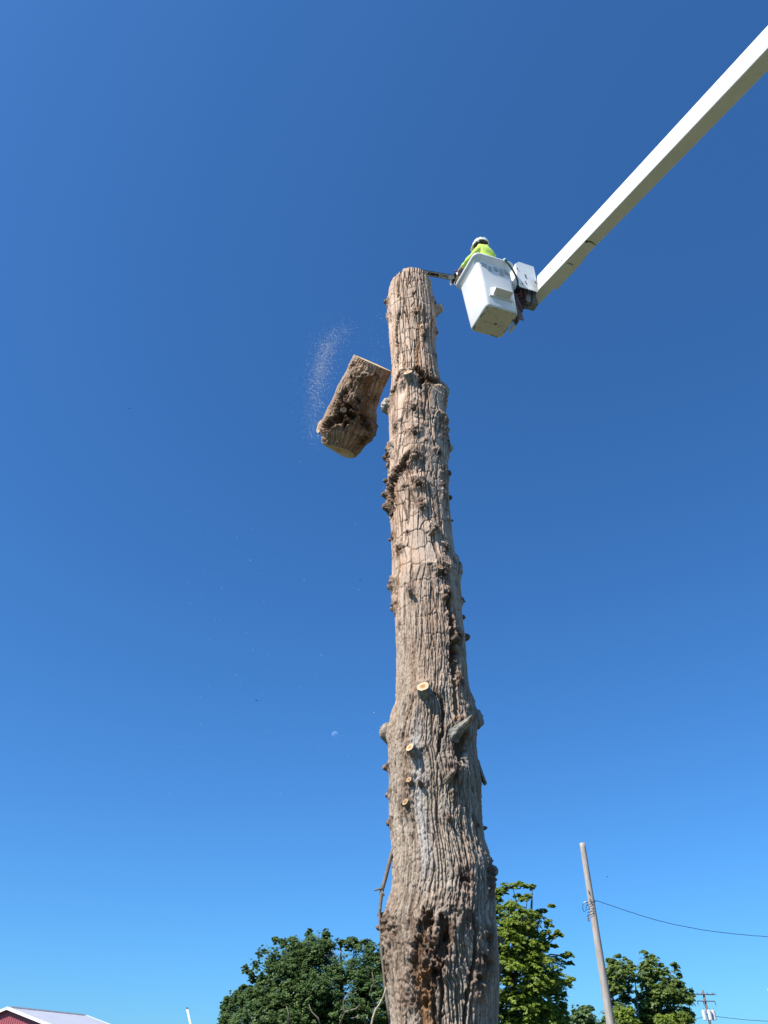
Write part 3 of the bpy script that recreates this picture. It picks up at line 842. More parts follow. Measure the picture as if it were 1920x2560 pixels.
def build_lift():
    root = thing('aerial_lift', 'white bucket on a long white boom, reaching in from the right', 'aerial lift', BP, BR)
    # --- bucket shell
    m = MB()
    rings = [rrect(.255, .255, .05, .0), rrect(.268, .268, .055, .008), rrect(.276, .276, .06, .035), rrect(.289, .289, .06, .50), rrect(.301, .301, .06, .95),
             rrect(.306, .306, .062, .975), rrect(.352, .352, .09, 1.045), rrect(.364, .364, .10, 1.060), rrect(.367, .367, .10, 1.085), rrect(.360, .360, .10, 1.100),
             rrect(.335, .335, .09, 1.100), rrect(.290, .290, .06, .99), rrect(.280, .280, .05, .90), rrect(.262, .262, .05, .06), rrect(.24, .24, .05, .035)]
    m.loft(rings, cap0=False, cap1=True)
    shell = m.build('bucket', M_WHITE, root, True)
    for p in shell.data.polygons: p.use_smooth = len(p.vertices) == 4
    fl = MB().loft([rrect(.2545, .2545, .05, .0), rrect(.245, .245, .045, -.003)], cap0=False, cap1=True)
    fo = fl.build('bucket_floor', M_UNDER, shell)
    fo['label'] = 'dirty underside of the bucket'
    # scuffs on the underside and its edges
    sc = MB()
    rg = random.Random(4)
    for k in range(34):
        t = rg.uniform(-.24, .24); e = rg.choice((-1, 1)) * rg.uniform(.238, .256); ln = rg.uniform(.008, .05); wd = rg.uniform(.002, .007)
        if rg.random() < .5: sc.rbox((t, e - wd, -.006), (t + ln, e + wd, -.0035), .001)
        else: sc.rbox((e - wd, t, -.006), (e + wd, t + ln, -.0035), .001)
    for k in range(16):
        x, y = rg.uniform(-.18, .2), rg.uniform(-.2, .2); ln = rg.uniform(.01, .06); an = rg.uniform(0, 3)
        sc.tube([(x, y, -.004), (x + ln * math.cos(an) * .5, y + ln * math.sin(an) * .5, -.0045), (x + ln * math.cos(an + .4), y + ln * math.sin(an + .4), -.004)], .0016, 5)
    sc.tube([(-.2, .02, -.004), (0, .028, -.0045), (.2, .015, -.004)], .0011, 5)
    o = sc.build('scuff_mark', M_SCUFF, shell); o['kind'] = 'stuff'
    pl = MB().tube([(.03, .02, -.002), (.03, .02, -.011)], .020, 14).tube([(.03, .02, -.010), (.03, .02, -.016)], .011, 8)
    pl.build('drain_plug', M_GREYPLATE, shell)
    # step on the near face with its mounting flange
    st = MB()
    y0 = yf(.27) + .004
    prof = [(y0, .235), (y0 - .125, .268), (y0 - .135, .278), (y0 - .130, .292), (y0 - .02, .40), (y0, .41)]
    st.loft([np.array([(x, a, b) for a, b in prof]) for x in (-.148, -.142, .142, .148)])
    st.build('step', M_WHITE, shell)
    MB().rbox((-.20, y0 - .026, .208), (.20, y0, .226), .004).build('step_flange', M_WHITE, shell)
    MB().tube([(.10, y0 - .07, .250), (.10, y0 - .07, .244)], .006, 8).build('bolt', M_GREYPLATE, shell)
    # warning labels: unreadable rows of print, pictogram triangles
    dm = MB(); dk = MB()
    rg = random.Random(9)

    def onf(x, z, off=.003): return (x, yf(z) - off, z)

    def bar(mb, x0, x1, z, h):
        a, b = yf(z) - .0022, yf(z) - .0036
        mb.add([(x0, a, z - h), (x1, a, z - h), (x1, a, z + h), (x0, a, z + h), (x0, b, z - h), (x1, b, z - h), (x1, b, z + h), (x0, b, z + h)],
               [(0, 3, 2, 1), (4, 5, 6, 7), (0, 1, 5, 4), (1, 2, 6, 5), (2, 3, 7, 6), (3, 0, 4, 7)])

    for x0, x1 in ((-.255, -.14), (-.02, .07), (.085, .145), (.16, .23)):
        x = x0
        while x < x1 - .01:
            w = rg.uniform(.012, .03); bar(dk, x, min(x + w, x1), .925, .005); x += w + .004
    for bx0, bx1, rows in ((-.20, -.145, 5), (-.125, -.06, 9), (-.03, .05, 6), (.065, .145, 11), (.16, .23, 7)):
        for k in range(rows):
            zz = .900 - .0125 * k; x = bx0
            while x < bx1 - .006:
                w = rg.uniform(.008, .02); bar(dm, x, min(x + w, bx1), zz, .0028); x += w + .003
    for cx, cz in ((-.222, .885), (.02, .85), (.245, .845)):
        a = yf(cz) - .003
        dk.add([(cx - .022, a, cz - .016), (cx + .022, a, cz - .016), (cx, a, cz + .022), (cx - .022, a + .0015, cz - .016), (cx + .022, a + .0015, cz - .016), (cx, a + .0015, cz + .022)],
               [(0, 1, 2), (3, 5, 4), (0, 3, 4, 1), (1, 4, 5, 2), (2, 5, 3, 0)])
    lab = dm.build('warning_label', M_PRINT, shell); lab['kind'] = 'stuff'
    lab2 = dk.build('label_heading', M_PRINT2, shell); lab2['kind'] = 'stuff'
    # --- control cover at the boom tip
    m = MB()
    y1 = -.25
    z0, z1 = .70, 1.335
    outline = [(.455, z0), (.775, z0 + .02), (.815, 1.33), (.545, 1.335), (.475, 1.26), (.425, z0 + .05)]
    outline = [(.450, .70), (.790, .705), (.822, 1.335), (.545, 1.345), (.470, 1.275), (.412, .745)]
    t = .010
    m.loft([np.array([(x, y1, z) for x, z in outline]), np.array([(x, y1 + t, z) for x, z in outline])])
    # returned sides of the cover (left, top, right)
    for a, b, dep in ((5, 4, .20), (4, 3, .20), (3, 2, .22), (2, 1, .26)):
        p, q = np.array((outline[a][0], y1, outline[a][1])), np.array((outline[b][0], y1, outline[b][1]))
        cen = np.array((.62, y1, 1.0)); inw = cen - (p + q) / 2; inw[1] = 0; inw /= np.linalg.norm(inw); inw *= t
        s = .006
        A = np.array([p + (0, t, 0), q + (0, t, 0), q + inw + (0, t, 0), p + inw + (0, t, 0)])
        m.loft([A, A + (0, dep, 0)])
    cover = m.build('control_cover', M_WHITE, root)
    for x, z in ((.475, 1.15), (.495, .79), (.765, .93)):
        MB().tube([(x, y1 + .001, z), (x, y1 - .012, z)], .011, 8).tube([(x, y1 - .002, z), (x + .012, y1 - .006, z - .03)], .005, 5).build('bolt', M_GREYPLATE, cover)
    for x, z in ((.57, .865), (.58, .825)):
        MB().tube([(x, y1 + .001, z), (x, y1 - .006, z)], .012, 8).build('bolt', M_PRINT_DARK, cover)
    MB().rbox((.590, y1 - .006, .975), (.612, y1 + .001, 1.06), .003).rbox((.600, y1 - .006, .955), (.616, y1 + .001, .975), .003).build('latch', M_PRINT_DARK, cover)
    # --- mounting bracket between bucket and boom
    m = MB()
    m.rbox((.315, -.12, .30), (.345, .16, 1.0), .006).rbox((.345, -.06, .55), (.62, .14, .85), .02)
    m.build('bucket_bracket', M_GREYPLATE, root)
    MB().rbox((.58, -.17, .50), (.79, -.02, .80), .008).build('boom_tip_bracket', M_GREYPLATE, root)  # added grey box joining the tip, also standing for its dark hollow end
    m = MB(); m.rbox((.33, -.16, -.02), (.345, -.02, .45), .005).rbox((.345, -.165, .02), (.43, -.15, .44), .004)
    m.build('lower_bracket', M_RUSTY, root)
    MB().rbox((.31, -.06, -.04), (.335, .10, .05), .006).build('lower_plate', M_WHITE_BOOM, root)
    MB().rbox((.42, -.12, .60), (.70, .04, .94), .02).build('shade_block', M_DARK, root)  # dark box added to fill the gaps as the shaded interior behind the hoses
    # hoses looping out of the open bottom of the cover
    rg = random.Random(3)
    for k in range(9):
        x0 = .50 + .028 * k; y_ = -.20 + .022 * (k % 4); drop = .10 + .028 * k + rg.uniform(-.02, .03)
        P = []
        for s in np.linspace(0, 1, 13):
            xx = x0 + (.36 - x0) * s + .05 * math.sin(s * 3.1)
            zz = .80 - drop * math.sin(math.pi * min(1, s * .95)) * (1.15 - .3 * s) - .12 * s
            P.append((xx, y_ + .10 * s, zz))
        MB().tube(P, .0095, 8).build('hydraulic_hose', (M_HOSE_RED, M_HOSE_BROWN, M_DARK)[k % 3], root, True)
    for k in range(4):
        P = [(.38 + .02 * k, -.16 + .01 * k, .62), (.37 + .015 * k, -.17, .45), (.39 + .02 * k, -.175, .28), (.41 + .008 * k, -.16, .20), (.36, -.14, .16 + .02 * k)]
        PP = np.array(P); tt = np.linspace(0, 4, 15); PP = np.stack([np.interp(tt, range(5), PP[:, i]) for i in range(3)], 1)
        MB().tube(PP, .010, 7).build('hydraulic_hose', (M_HOSE_BROWN, M_DARK, M_HOSE_RED, M_DARK)[k], root, True)
    # --- boom
    E0 = CAM + ray(1345, 726) * 12.15; E1 = CAM + ray(1920, 119) * 8.5
    d = (E1 - E0); LL = np.linalg.norm(d); d /= LL
    side = np.cross(d, [0, 0, 1.0]); side /= np.linalg.norm(side)
    if side[0] < 0: side = -side
    up = np.cross(side, d)
    if up[2] < 0: up = -up
    ext = 4.2
    secs = []
    for s, H, W in ((0, .318, .195), (LL, .335, .218), (LL + ext, .345, .235)):
        secs.append((E0 + d * s, H, W))
    rings = []
    for k, (c, H, W) in enumerate(secs):
        bl, br_, tr, tl = c, c + side * W, c + side * W + up * H, c + up * H
        if k == 0: br_ = br_ - d * .42; tr = tr - d * .42; tl = tl - d * .02
        b = .018
        ring = []
        quad = [bl, br_, tr, tl]
        for q in range(4):
            p, pn, pp = quad[q], quad[(q + 1) % 4], quad[q - 1]
            un = (pn - p) / np.linalg.norm(pn - p); upv = (pp - p) / np.linalg.norm(pp - p)
            ring += [p + upv * b, p + (un + upv) * b * .29, p + un * b]
        rings.append(np.array([to_b(x) for x in ring]))
    boom = MB().loft(rings, cap0=False).build('boom', M_WHITE_BOOM, root)

    def on_under(s, w, off=.002):
        H_ = np.interp(s, [0, LL], [.195, .218])
        return E0 + d * s + side * (w * H_) - up * off
    # weld strap and small print under the boom
    sq = MB()
    for s, w0, w1, dl in ((1.18, .02, .26, .024), (1.20, .26, .66, .012), (1.19, .66, .97, .005)):
        A = [to_b(on_under(s - dl, w0)), to_b(on_under(s + dl, w0)), to_b(on_under(s + dl * .6, w1)), to_b(on_under(s - dl * .6, w1))]
        B = [to_b(on_under(s - dl, w0, .004)), to_b(on_under(s + dl, w0, .004)), to_b(on_under(s + dl * .6, w1, .004)), to_b(on_under(s - dl * .6, w1, .004))]
        sq.loft([np.array(A), np.array(B)])
    sq.build('boom_strap', M_SCUFF, boom)['label'] = 'dark band across the underside of the boom'
    pr = MB()
    rg = random.Random(5)
    for w in (.25, .38, .46, .55, .66):
        s = .70 + rg.uniform(-.01, .01); q = on_under(s, w); h = .010
        pr.loft([np.array([to_b(on_under(s - h, w - .03)), to_b(on_under(s + h, w - .03)), to_b(on_under(s + h, w + .03)), to_b(on_under(s - h, w + .03))]),
                 np.array([to_b(on_under(s - h, w - .03, .0035)), to_b(on_under(s + h, w - .03, .0035)), to_b(on_under(s + h, w + .03, .0035)), to_b(on_under(s - h, w + .03, .0035))])])
    pr.build('small_print', M_PRINT_DARK, boom)
    for s, h in ((.35, .16), (.62, .10)):
        p = E0 + d * s + up * h
        MB().tube([to_b(p + side * .004), to_b(p - side * .008)], .010, 8).build('bolt', M_GREYPLATE, boom)
    # thin strip bolted along the lower far edge near the tip
    a0, a1 = .15, .95
    q = []
    for s, w in ((a0, .05), (a0 + .06, .045), (a1 - .2, .03), (a1, .004)):
        p = E0 + d * s + side * (np.interp(s, [0, LL], [.195, .218]) + .003)
        q.append(np.array([to_b(p + up * .01), to_b(p + side * w + up * .004), to_b(p + side * w + up * .012), to_b(p + up * .05)]))
    MB().loft(q).build('edge_strip', M_WHITE_BOOM, boom)
    # elbow, lower boom and pedestal, beyond the right edge of the picture
    e = E0 + d * (LL + ext) + side * .12 + up * .17
    foot = np.array([6.6, -5.0, 0])
    m = MB().tube([to_b(e - side * .35), to_b(e + side * .45)], .30, 16)
    m.build('elbow', M_GREYPLATE, root, True)
    lo, hi = foot + (0, 0, 2.2), e + side * .30
    dl = hi - lo; dl /= np.linalg.norm(dl); s1 = np.cross(dl, [0, 1, 0.2]); s1 /= np.linalg.norm(s1); s2 = np.cross(dl, s1)
    def rg4(c, h): return np.array([to_b(c + s1 * h + s2 * h), to_b(c - s1 * h + s2 * h), to_b(c - s1 * h - s2 * h), to_b(c + s1 * h - s2 * h)])
    MB().loft([rg4(lo, .19), rg4(hi, .17)]).build('lower_boom', M_WHITE_BOOM, root)
    MB().tube([to_b(foot), to_b(foot + (0, 0, 1.6)), to_b(foot + (0, 0, 2.4))], [.55, .5, .4], 20).build('pedestal', M_WHITE_BOOM, root, True)
    return root


build_lift()


def build_lanyard():
    P0 = [(.175, -.372, 1.108), (.185, -.376, 1.07), (.215, -.385, .985), (.255, -.385, .90), (.30, -.37, .81), (.345, -.34, .73), (.375, -.30, .69), (.385, -.24, .68)]
    A = np.array(P0); t = np.linspace(0, len(A) - 1, 40)
    A = np.stack([np.interp(t, range(len(A)), A[:, i]) for i in range(3)], 1)
    root = thing('rope', 'dark green rope hooked over the near rim of the white bucket', 'rope', BP, BR)
    MB().tube(A, .014, 8).build('strand', M_ROPE, root, True)
    # bound coils that make the rope look laid
    c = MB()
    for k in range(2, 30):
        p = A[k]; q = A[k + 1] - A[k - 1]; q /= np.linalg.norm(q)
        c.tube([p - q * .003, p + q * .003], .0165, 8)
    c.build('binding', M_ROPE, root)['kind'] = 'stuff'
    MB().tube([(.165, -.33, 1.112), (.172, -.36, 1.116), (.175, -.376, 1.105), (.178, -.380, 1.08)], .017, 8).build('hook', M_ROPE_PALE, root, True)


build_lanyard()


# ------------------------------------------------------------------ chainsaw
SO = np.array([1.142, 7.853, 12.372])
SX = np.array([-.979, -.203, 0]); SX /= np.linalg.norm(SX)
SZ = np.cross(SX, [0, 0, 1.0]); SZ /= np.linalg.norm(SZ)
if SZ[1] < 0: SZ = -SZ
SR = np.stack([SX, [0, 0, 1.0], SZ], 1)


def build_saw():
    root = thing('chainsaw', 'chainsaw held on its side, long bar lying across the trunk top', 'chainsaw', SO, SR)
    pts = []
    L, h = .66, .043
    for k in range(13):
        a = -math.pi / 2 + math.pi * k / 12
        pts.append((L - h + h * math.cos(a), h * math.sin(a)))
    pts += [(0.0, h * .98), (-.10, h * .7), (-.10, -h * .7), (0.0, -h * .98)]
    pts = np.array(pts)
    MB().loft([np.array([(x, -.030, z) for x, z in pts]), np.array([(x, -.024, z) for x, z in pts])]).build('guide_bar', M_STEEL, root)
    cen = np.array([.28, 0])
    out = [np.array([x, z]) * 1.0 for x, z in pts]
    q = [(x, -.027, z * 1.10 if x < L - h else z * 1.08) for x, z in pts[:14]] + [(-.06, -.027, h * 1.0)]
    q = [(-.06, -.027, -h * 1.05), (0, -.027, -h * 1.1)] + q
    ch = MB(); ch.tube(q, .0055, 6)
    ch.build('saw_chain', M_CHAIN, root)
    # printed panel with the maker's lettering, on the side now facing down
    MB().rbox((.085, -.0325, -.028), (.435, -.0302, .028), .0008).build('bar_panel', M_DARK, root)
    cu = bpy.data.curves.new('lettering', 'FONT'); cu.body = 'STIHL'; cu.size = .062; cu.shear = .25; cu.extrude = .0006; cu.offset = .0012
    to = bpy.data.objects.new('lettering', cu); COL.objects.link(to)
    dg = bpy.context.evaluated_depsgraph_get()
    me = bpy.data.meshes.new_from_object(to.evaluated_get(dg)); bpy.data.objects.remove(to)
    me.transform(Matrix.Translation((.098, -.0335, -.0215)) @ Matrix.Rotation(math.pi / 2, 4, 'X'))
    lo = bpy.data.objects.new('lettering', me); COL.objects.link(lo); lo.parent = root; me.materials.append(M_HELMET)
    mk_ = MB(); mk_.tube([(.40, -.0335, 0), (.40, -.0325, 0)], .008, 10)
    mk_.build('bar_mark', M_HELMET, root); mk_ = MB()
    mk_.rbox((.28, -.034, .008), (.32, -.0328, .014), .0005)
    mk_.build('bar_mark', M_HELMET, root)
    # bumper spikes
    b = MB()
    for z in (-.075, -.045, .03, .06, .085):
        b.add([(-.02, -.035, z - .016), (-.02, -.035, z + .016), (-.02, -.018, z + .016), (-.02, -.018, z - .016), (.03, -.027, z + .004 * np.sign(z))], [(0, 1, 2, 3), (0, 4, 1), (1, 4, 2), (2, 4, 3), (3, 4, 0)])
    b.rbox((-.034, -.036, -.09), (-.018, -.014, .10), .003).build('bumper_spike', M_SAWDARK, root)
    MB().rbox((-.17, -.062, -.062), (-.036, -.034, .045), .012).build('sprocket_cover', M_SAWTAN, root)
    MB().rbox((-.30, -.033, -.065), (-.036, .085, .075), .022).rbox((-.27, -.02, .07), (-.09, .075, .125), .02).build('engine_housing', M_SAWBODY, root)
    MB().rbox((-.29, .084, -.05), (-.14, .115, .06), .02).build('starter_cover', M_SAWDARK, root)
    # front handle loops from the top over the left side
    P = [(-.10, -.03, .13), (-.09, .0, .165), (-.08, .06, .178), (-.08, .13, .165), (-.085, .175, .12), (-.09, .19, .05), (-.10, .18, -.02), (-.11, .14, -.06), (-.12, .08, -.07)]
    A = np.array(P); t = np.linspace(0, len(A) - 1, 33); A = np.stack([np.interp(t, range(len(A)), A[:, i]) for i in range(3)], 1)
    for _ in range(2): A[1:-1] = (A[:-2] + 2 * A[1:-1] + A[2:]) / 4
    MB().tube(A, .014, 10).build('front_handle', M_SAWDARK, root, True)
    MB().loft([np.array([(-.03, y, z), (-.022, y, z), (-.022 + .02, y * 1.0, z + .03), (-.03 + .02, y, z + .03)]) for y, z in ((-.03, .13), (.03, .165), (.10, .18), (.15, .165))]).build('hand_guard', M_SAWDARK, root)
    P = [(-.28, .03, .10), (-.36, .03, .10), (-.43, .03, .075), (-.46, .03, .02), (-.44, .03, -.05), (-.36, .03, -.06), (-.28, .03, -.055)]
    A = np.array(P); t = np.linspace(0, len(A) - 1, 25); A = np.stack([np.interp(t, range(len(A)), A[:, i]) for i in range(3)], 1)
    for _ in range(2): A[1:-1] = (A[:-2] + 2 * A[1:-1] + A[2:]) / 4
    MB().tube(A, .017, 10).build('rear_handle', M_SAWDARK, root, True)
    return root


build_saw()


# ------------------------------------------------------------------ the worker
def skin_mesh(name, nodes, edges, mat, parent, sub=2, root=0):
    me = bpy.data.meshes.new(name)
    me.from_pydata([tuple(n[0]) for n in nodes], edges, [])
    o = bpy.data.objects.new(name, me); COL.objects.link(o)
    sk = o.modifiers.new('s', 'SKIN'); sk.use_smooth_shade = True
    for i, n in enumerate(nodes):
        r = n[1] if isinstance(n[1], tuple) else (n[1], n[1])
        me.skin_vertices[0].data[i].radius = r
        me.skin_vertices[0].data[i].use_root = (i == root)
    ss = o.modifiers.new('u', 'SUBSURF'); ss.levels = sub; ss.render_levels = sub
    dg = bpy.context.evaluated_depsgraph_get()
    m2 = bpy.data.meshes.new_from_object(o.evaluated_get(dg))
    bpy.data.objects.remove(o)
    m2.materials.clear(); m2.materials.append(mat)
    m2.polygons.foreach_set('use_smooth', np.ones(len(m2.polygons), bool))
    o = bpy.data.objects.new(name, m2); COL.objects.link(o); o.parent = parent
    return o


def ellipsoid(c, r, nu=16, nv=10, cut=None, rot=None):
    V = []; F = []
    for i in range(nv + 1):
        ph = math.pi * i / nv
        for k in range(nu):
            a = 2 * math.pi * k / nu
            V.append((r[0] * math.sin(ph) * math.cos(a), r[1] * math.sin(ph) * math.sin(a), r[2] * math.cos(ph)))
    for i in range(nv):
        for k in range(nu):
            F.append((i * nu + k, (i + 1) * nu + k, (i + 1) * nu + (k + 1) % nu, i * nu + (k + 1) % nu))
    V = np.array(V)
    if cut is not None: V[:, 2] = np.maximum(V[:, 2], cut * r[2])
    if rot is not None: V = V @ rot.T
    return V + np.asarray(c), F


def build_person():
    root = thing('person', 'worker in white helmet and lime shirt, leaning from the bucket with chainsaw', 'person', BP, BR)
    lh = to_b(SO + SR @ np.array([-.085, .195, .075]))     # left hand on the front handle
    rh = to_b(SO + SR @ np.array([-.42, .03, .075]))       # right hand on the rear handle
    lsh = np.array([-.085, -.155, 1.535]); rsh = np.array([.155, .01, 1.50])
    head = np.array([.025, -.045, 1.790]); neck = np.array([.0, -.085, 1.60])
    fwd = np.array([-.62, .78, -.12]); fwd /= np.linalg.norm(fwd)   # facing the saw
    rgt = np.cross(fwd, [0, 0, 1]); rgt /= np.linalg.norm(rgt); hup = np.cross(rgt, fwd)
    HM = np.stack([rgt, fwd, hup], 1)
    pel = np.array([.04, -.10, .98]); ches = np.array([.04, -.105, 1.38]); bel = np.array([.04, -.11, 1.16])
    lel = np.array([-.205, .06, 1.44]); rel = np.array([.20, .10, 1.36])

    def hand(wr, grip, ax, r):
        """palm and five bent fingers closing round a bar that runs along ax through grip"""
        ax = ax / np.linalg.norm(ax)
        to = grip - wr; to -= ax * (to @ ax); to /= np.linalg.norm(to)
        nr = np.cross(ax, to)
        N = []; E = []
        palm = grip - to * .035 + nr * .022
        N.append((palm, r * 2.1)); E.append((-1, 0))
        for k, (o, ln) in enumerate(((-.036, .92), (-.012, 1.0), (.012, .96), (.035, .78))):
            b = len(N)
            kn = grip + ax * o + nr * (.030) + to * .005
            m1 = grip + ax * o + to * .034 * ln + nr * .012
            tp = grip + ax * o + to * .030 * ln - nr * .022 * ln
            ti = grip + ax * o + to * .004 - nr * .032 * ln
            N += [(kn, r * 1.05), (m1, r), (tp, r * .92), (ti, r * .8)]
            E += [(0, b), (b, b + 1), (b + 1, b + 2), (b + 2, b + 3)]
        b = len(N)
        N += [(palm - ax * .03 - nr * .018, r * 1.2), (grip - ax * .052 - nr * .028 + to * .0, r * 1.05), (grip - ax * .045 - nr * .034 + to * .026, r * .9)]
        E += [(0, b), (b, b + 1), (b + 1, b + 2)]
        return N, E
    SRb = BR.T @ SR
    lax = SRb @ np.array([.05, -.45, .85]); rax = SRb @ np.array([1.0, 0, -.1])
    lwr = lh + (lel - lh) / np.linalg.norm(lel - lh) * .10; rwr = rh + (rel - rh) / np.linalg.norm(rel - rh) * .10

    nodes = [(pel, (.145, .105)), (bel, (.135, .10)), (ches, (.155, .11)), (np.array([.04, -.10, 1.52]), (.12, .085)), (neck, .058), (head - hup * .03, .075),
             (lsh, .070), (lel, .045), (lwr, .032), (rsh, .070), (rel, .045), (rwr, .032)]
    edges = [(0, 1), (1, 2), (2, 3), (3, 4), (4, 5), (3, 6), (6, 7), (7, 8), (3, 9), (9, 10), (10, 11)]
    for s, kx in ((-1, -.07), (1, .14)):
        b = len(nodes)
        nodes += [(np.array([kx, -.09, .90]), .09), (np.array([kx, -.04, .52]), .064), (np.array([kx, -.08, .13]), .043), (np.array([kx - .01, .02, .07]), .04), (np.array([kx - .02, .10, .065]), .032)]
        edges += [(0, b), (b, b + 1), (b + 1, b + 2), (b + 2, b + 3), (b + 3, b + 4)]
    gl = []
    for wi, gr, ax in ((8, lh, lax), (11, rh, rax)):
        N, E = hand(nodes[wi][0], gr, ax, .0088)
        b = len(nodes); nodes += N
        edges += [((wi if p < 0 else p + b), q + b) for p, q in E]
        gl.append((nodes[wi][0], gr, ax))
    skin_mesh('body', nodes, edges, M_SKIN, root, 1)
    # head with face, on the neck
    V, F = ellipsoid((0, 0, 0), (.077, .097, .118), 20, 14)
    V[:, 1] += .012 * np.exp(-((V[:, 0] / .016) ** 2 + ((V[:, 2] + .012) / .03) ** 2)) * 2.2 * (V[:, 1] > 0)      # nose
    V[:, 1] -= .007 * (np.exp(-(((np.abs(V[:, 0]) - .032) / .014) ** 2 + ((V[:, 2] - .012) / .012) ** 2))) * (V[:, 1] > 0)
    V[:, 0] *= 1 - .22 * sstep(-.02, -.118, V[:, 2])
    hd = mk('head', V @ HM.T + head, F, M_SKIN, root, True)
    for s in (-1, 1):
        e, f_ = ellipsoid((s * .032, .083, .012), (.011, .007, .007), 8, 6); mk('eye', e @ HM.T + head, f_, M_PRINT_DARK, hd)
    V, F = ellipsoid((0, .088, -.055), (.022, .007, .006), 8, 5); mk('mouth', V @ HM.T + head, F, M_INSUL, hd)
    for s in (-1, 1):
        V, F = ellipsoid((s * .078, -.005, -.005), (.010, .018, .030), 8, 6); mk('ear', V @ HM.T + head, F, M_SKIN, hd)
    V, F = ellipsoid((0, -.018, .012), (.084, .098, .118), 18, 10, cut=-.62); mk('hair', V @ HM.T + head, F, M_HAIR, hd, True)
    # helmet: shell, peak, dark inner band, vents, strap
    V, F = ellipsoid((0, 0, .022), (.122, .142, .125), 28, 14, cut=-.10)
    V[:, 2] += .014 * np.clip(1 - np.abs(V[:, 0]) / .03, 0, 1) * (V[:, 2] > .03)
    V[:, 2] -= .030 * sstep(-.02, -.13, V[:, 1]) * (V[:, 2] < .06)
    hm = mk('helmet', V @ HM.T + head, F, M_HELMET, root, True)
    pk = MB()
    rr_ = []
    for a in np.linspace(-1.15, 1.15, 11):
        x, y = .118 * math.sin(a), .138 * math.cos(a)
        rr_.append(np.array([(x, y, .008), (x * 1.1, y + .045 * math.cos(a), -.004), (x * 1.1, y + .045 * math.cos(a), -.009), (x, y, .000)]) @ HM.T + head)
    pk.loft(rr_).build('peak', M_HELMET, hm)
    V, F = ellipsoid((0, -.004, .004), (.112, .131, .10), 24, 10, cut=-.35); mk('helmet_band', V @ HM.T + head, F, M_SAWDARK, hm, True)
    vt = MB()
    for s in (-1, 1):
        for y, z in ((-.03, .078), (.02, .085), (.065, .07), (-.085, .06)):
            x = s * .122 * math.sqrt(max(.05, 1 - (y / .142) ** 2 - ((z - .022) / .125) ** 2)) * 1.005
            vt = MB(); vt.rbox((x - .008, y - .012, z - .006), (x + .008, y + .012, z + .006), .004); vt.V = [q @ HM.T + head for q in vt.V]; vt.build('vent', M_SAWDARK, hm)
    st = MB()
    for s in (-1, 1): st.tube(np.array([(s * .09, .0, .0), (s * .078, .025, -.06), (s * .04, .045, -.112), (0, .05, -.122)]) @ HM.T + head, .006, 6)
    st.build('chin_strap', M_SAWDARK, hm)
    for s in (-1, 1):
        V, F = ellipsoid((s * .092, -.005, -.012), (.026, .034, .042), 12, 8); mk('ear_muff', V @ HM.T + head, F, M_SAWDARK, hm, True)
    # clothes
    sn = [(pel + (0, 0, .03), (.160, .122)), (bel, (.158, .128)), (ches, (.165, .150)), (np.array([.055, -.11, 1.555]), (.125, .125)), (lsh, .078), (lsh * .55 + lel * .45, .060), (lel, .053),
          (lel * .35 + lwr * .65, .043), (rsh, .082), (rsh * .55 + rel * .45, .068), (rel, .062), (rel * .35 + rwr * .65, .050), (neck + (.01, -.02, .03), .085)]
    shirt = skin_mesh('shirt', sn, [(0, 1), (1, 2), (2, 3), (3, 4), (4, 5), (5, 6), (6, 7), (3, 8), (8, 9), (9, 10), (10, 11), (3, 12)], M_HIVIS, root, 2)
    # folds in the cloth
    nv = len(shirt.data.vertices); co = np.empty(nv * 3, np.float32); shirt.data.vertices.foreach_get('co', co); co = co.reshape(-1, 3)
    nr = np.empty(nv * 3, np.float32); shirt.data.vertices.foreach_get('normal', nr); nr = nr.reshape(-1, 3)
    co = co + nr * (.010 * noise(co[:, 0] * 16 + co[:, 2] * 9, co[:, 1] * 16 - co[:, 2] * 6, 5))[:, None]
    shirt.data.vertices.foreach_set('co', co.astype(np.float32).ravel()); shirt.data.update()
    tn = [(pel + (0, 0, .05), (.158, .12))]
    te = []
    for kx in (-.07, .14):
        b = len(tn); tn += [(np.array([kx, -.09, .88]), .108), (np.array([kx, -.04, .52]), .082), (np.array([kx, -.08, .14]), .064)]; te += [(0, b), (b, b + 1), (b + 1, b + 2)]
    skin_mesh('trousers', tn, te, M_TROUSER, root, 1)
    for wr, gr, ax in gl:
        N, E = hand(wr, gr, ax, .0108)
        N = [(wr, .040)] + N; E = [(p + 1 if p >= 0 else 0, q + 1) for p, q in E]
        skin_mesh('glove', N, E, M_GLOVE, root, 1)
    for kx in (-.07, .14):
        skin_mesh('boot', [(np.array([kx, -.08, .25]), .060), (np.array([kx, -.08, .095]), .058), (np.array([kx - .01, .03, .085]), .050), (np.array([kx - .02, .12, .078]), .042)], [(0, 1), (1, 2), (2, 3)], M_BOOT, root, 1)
    return root


build_person()


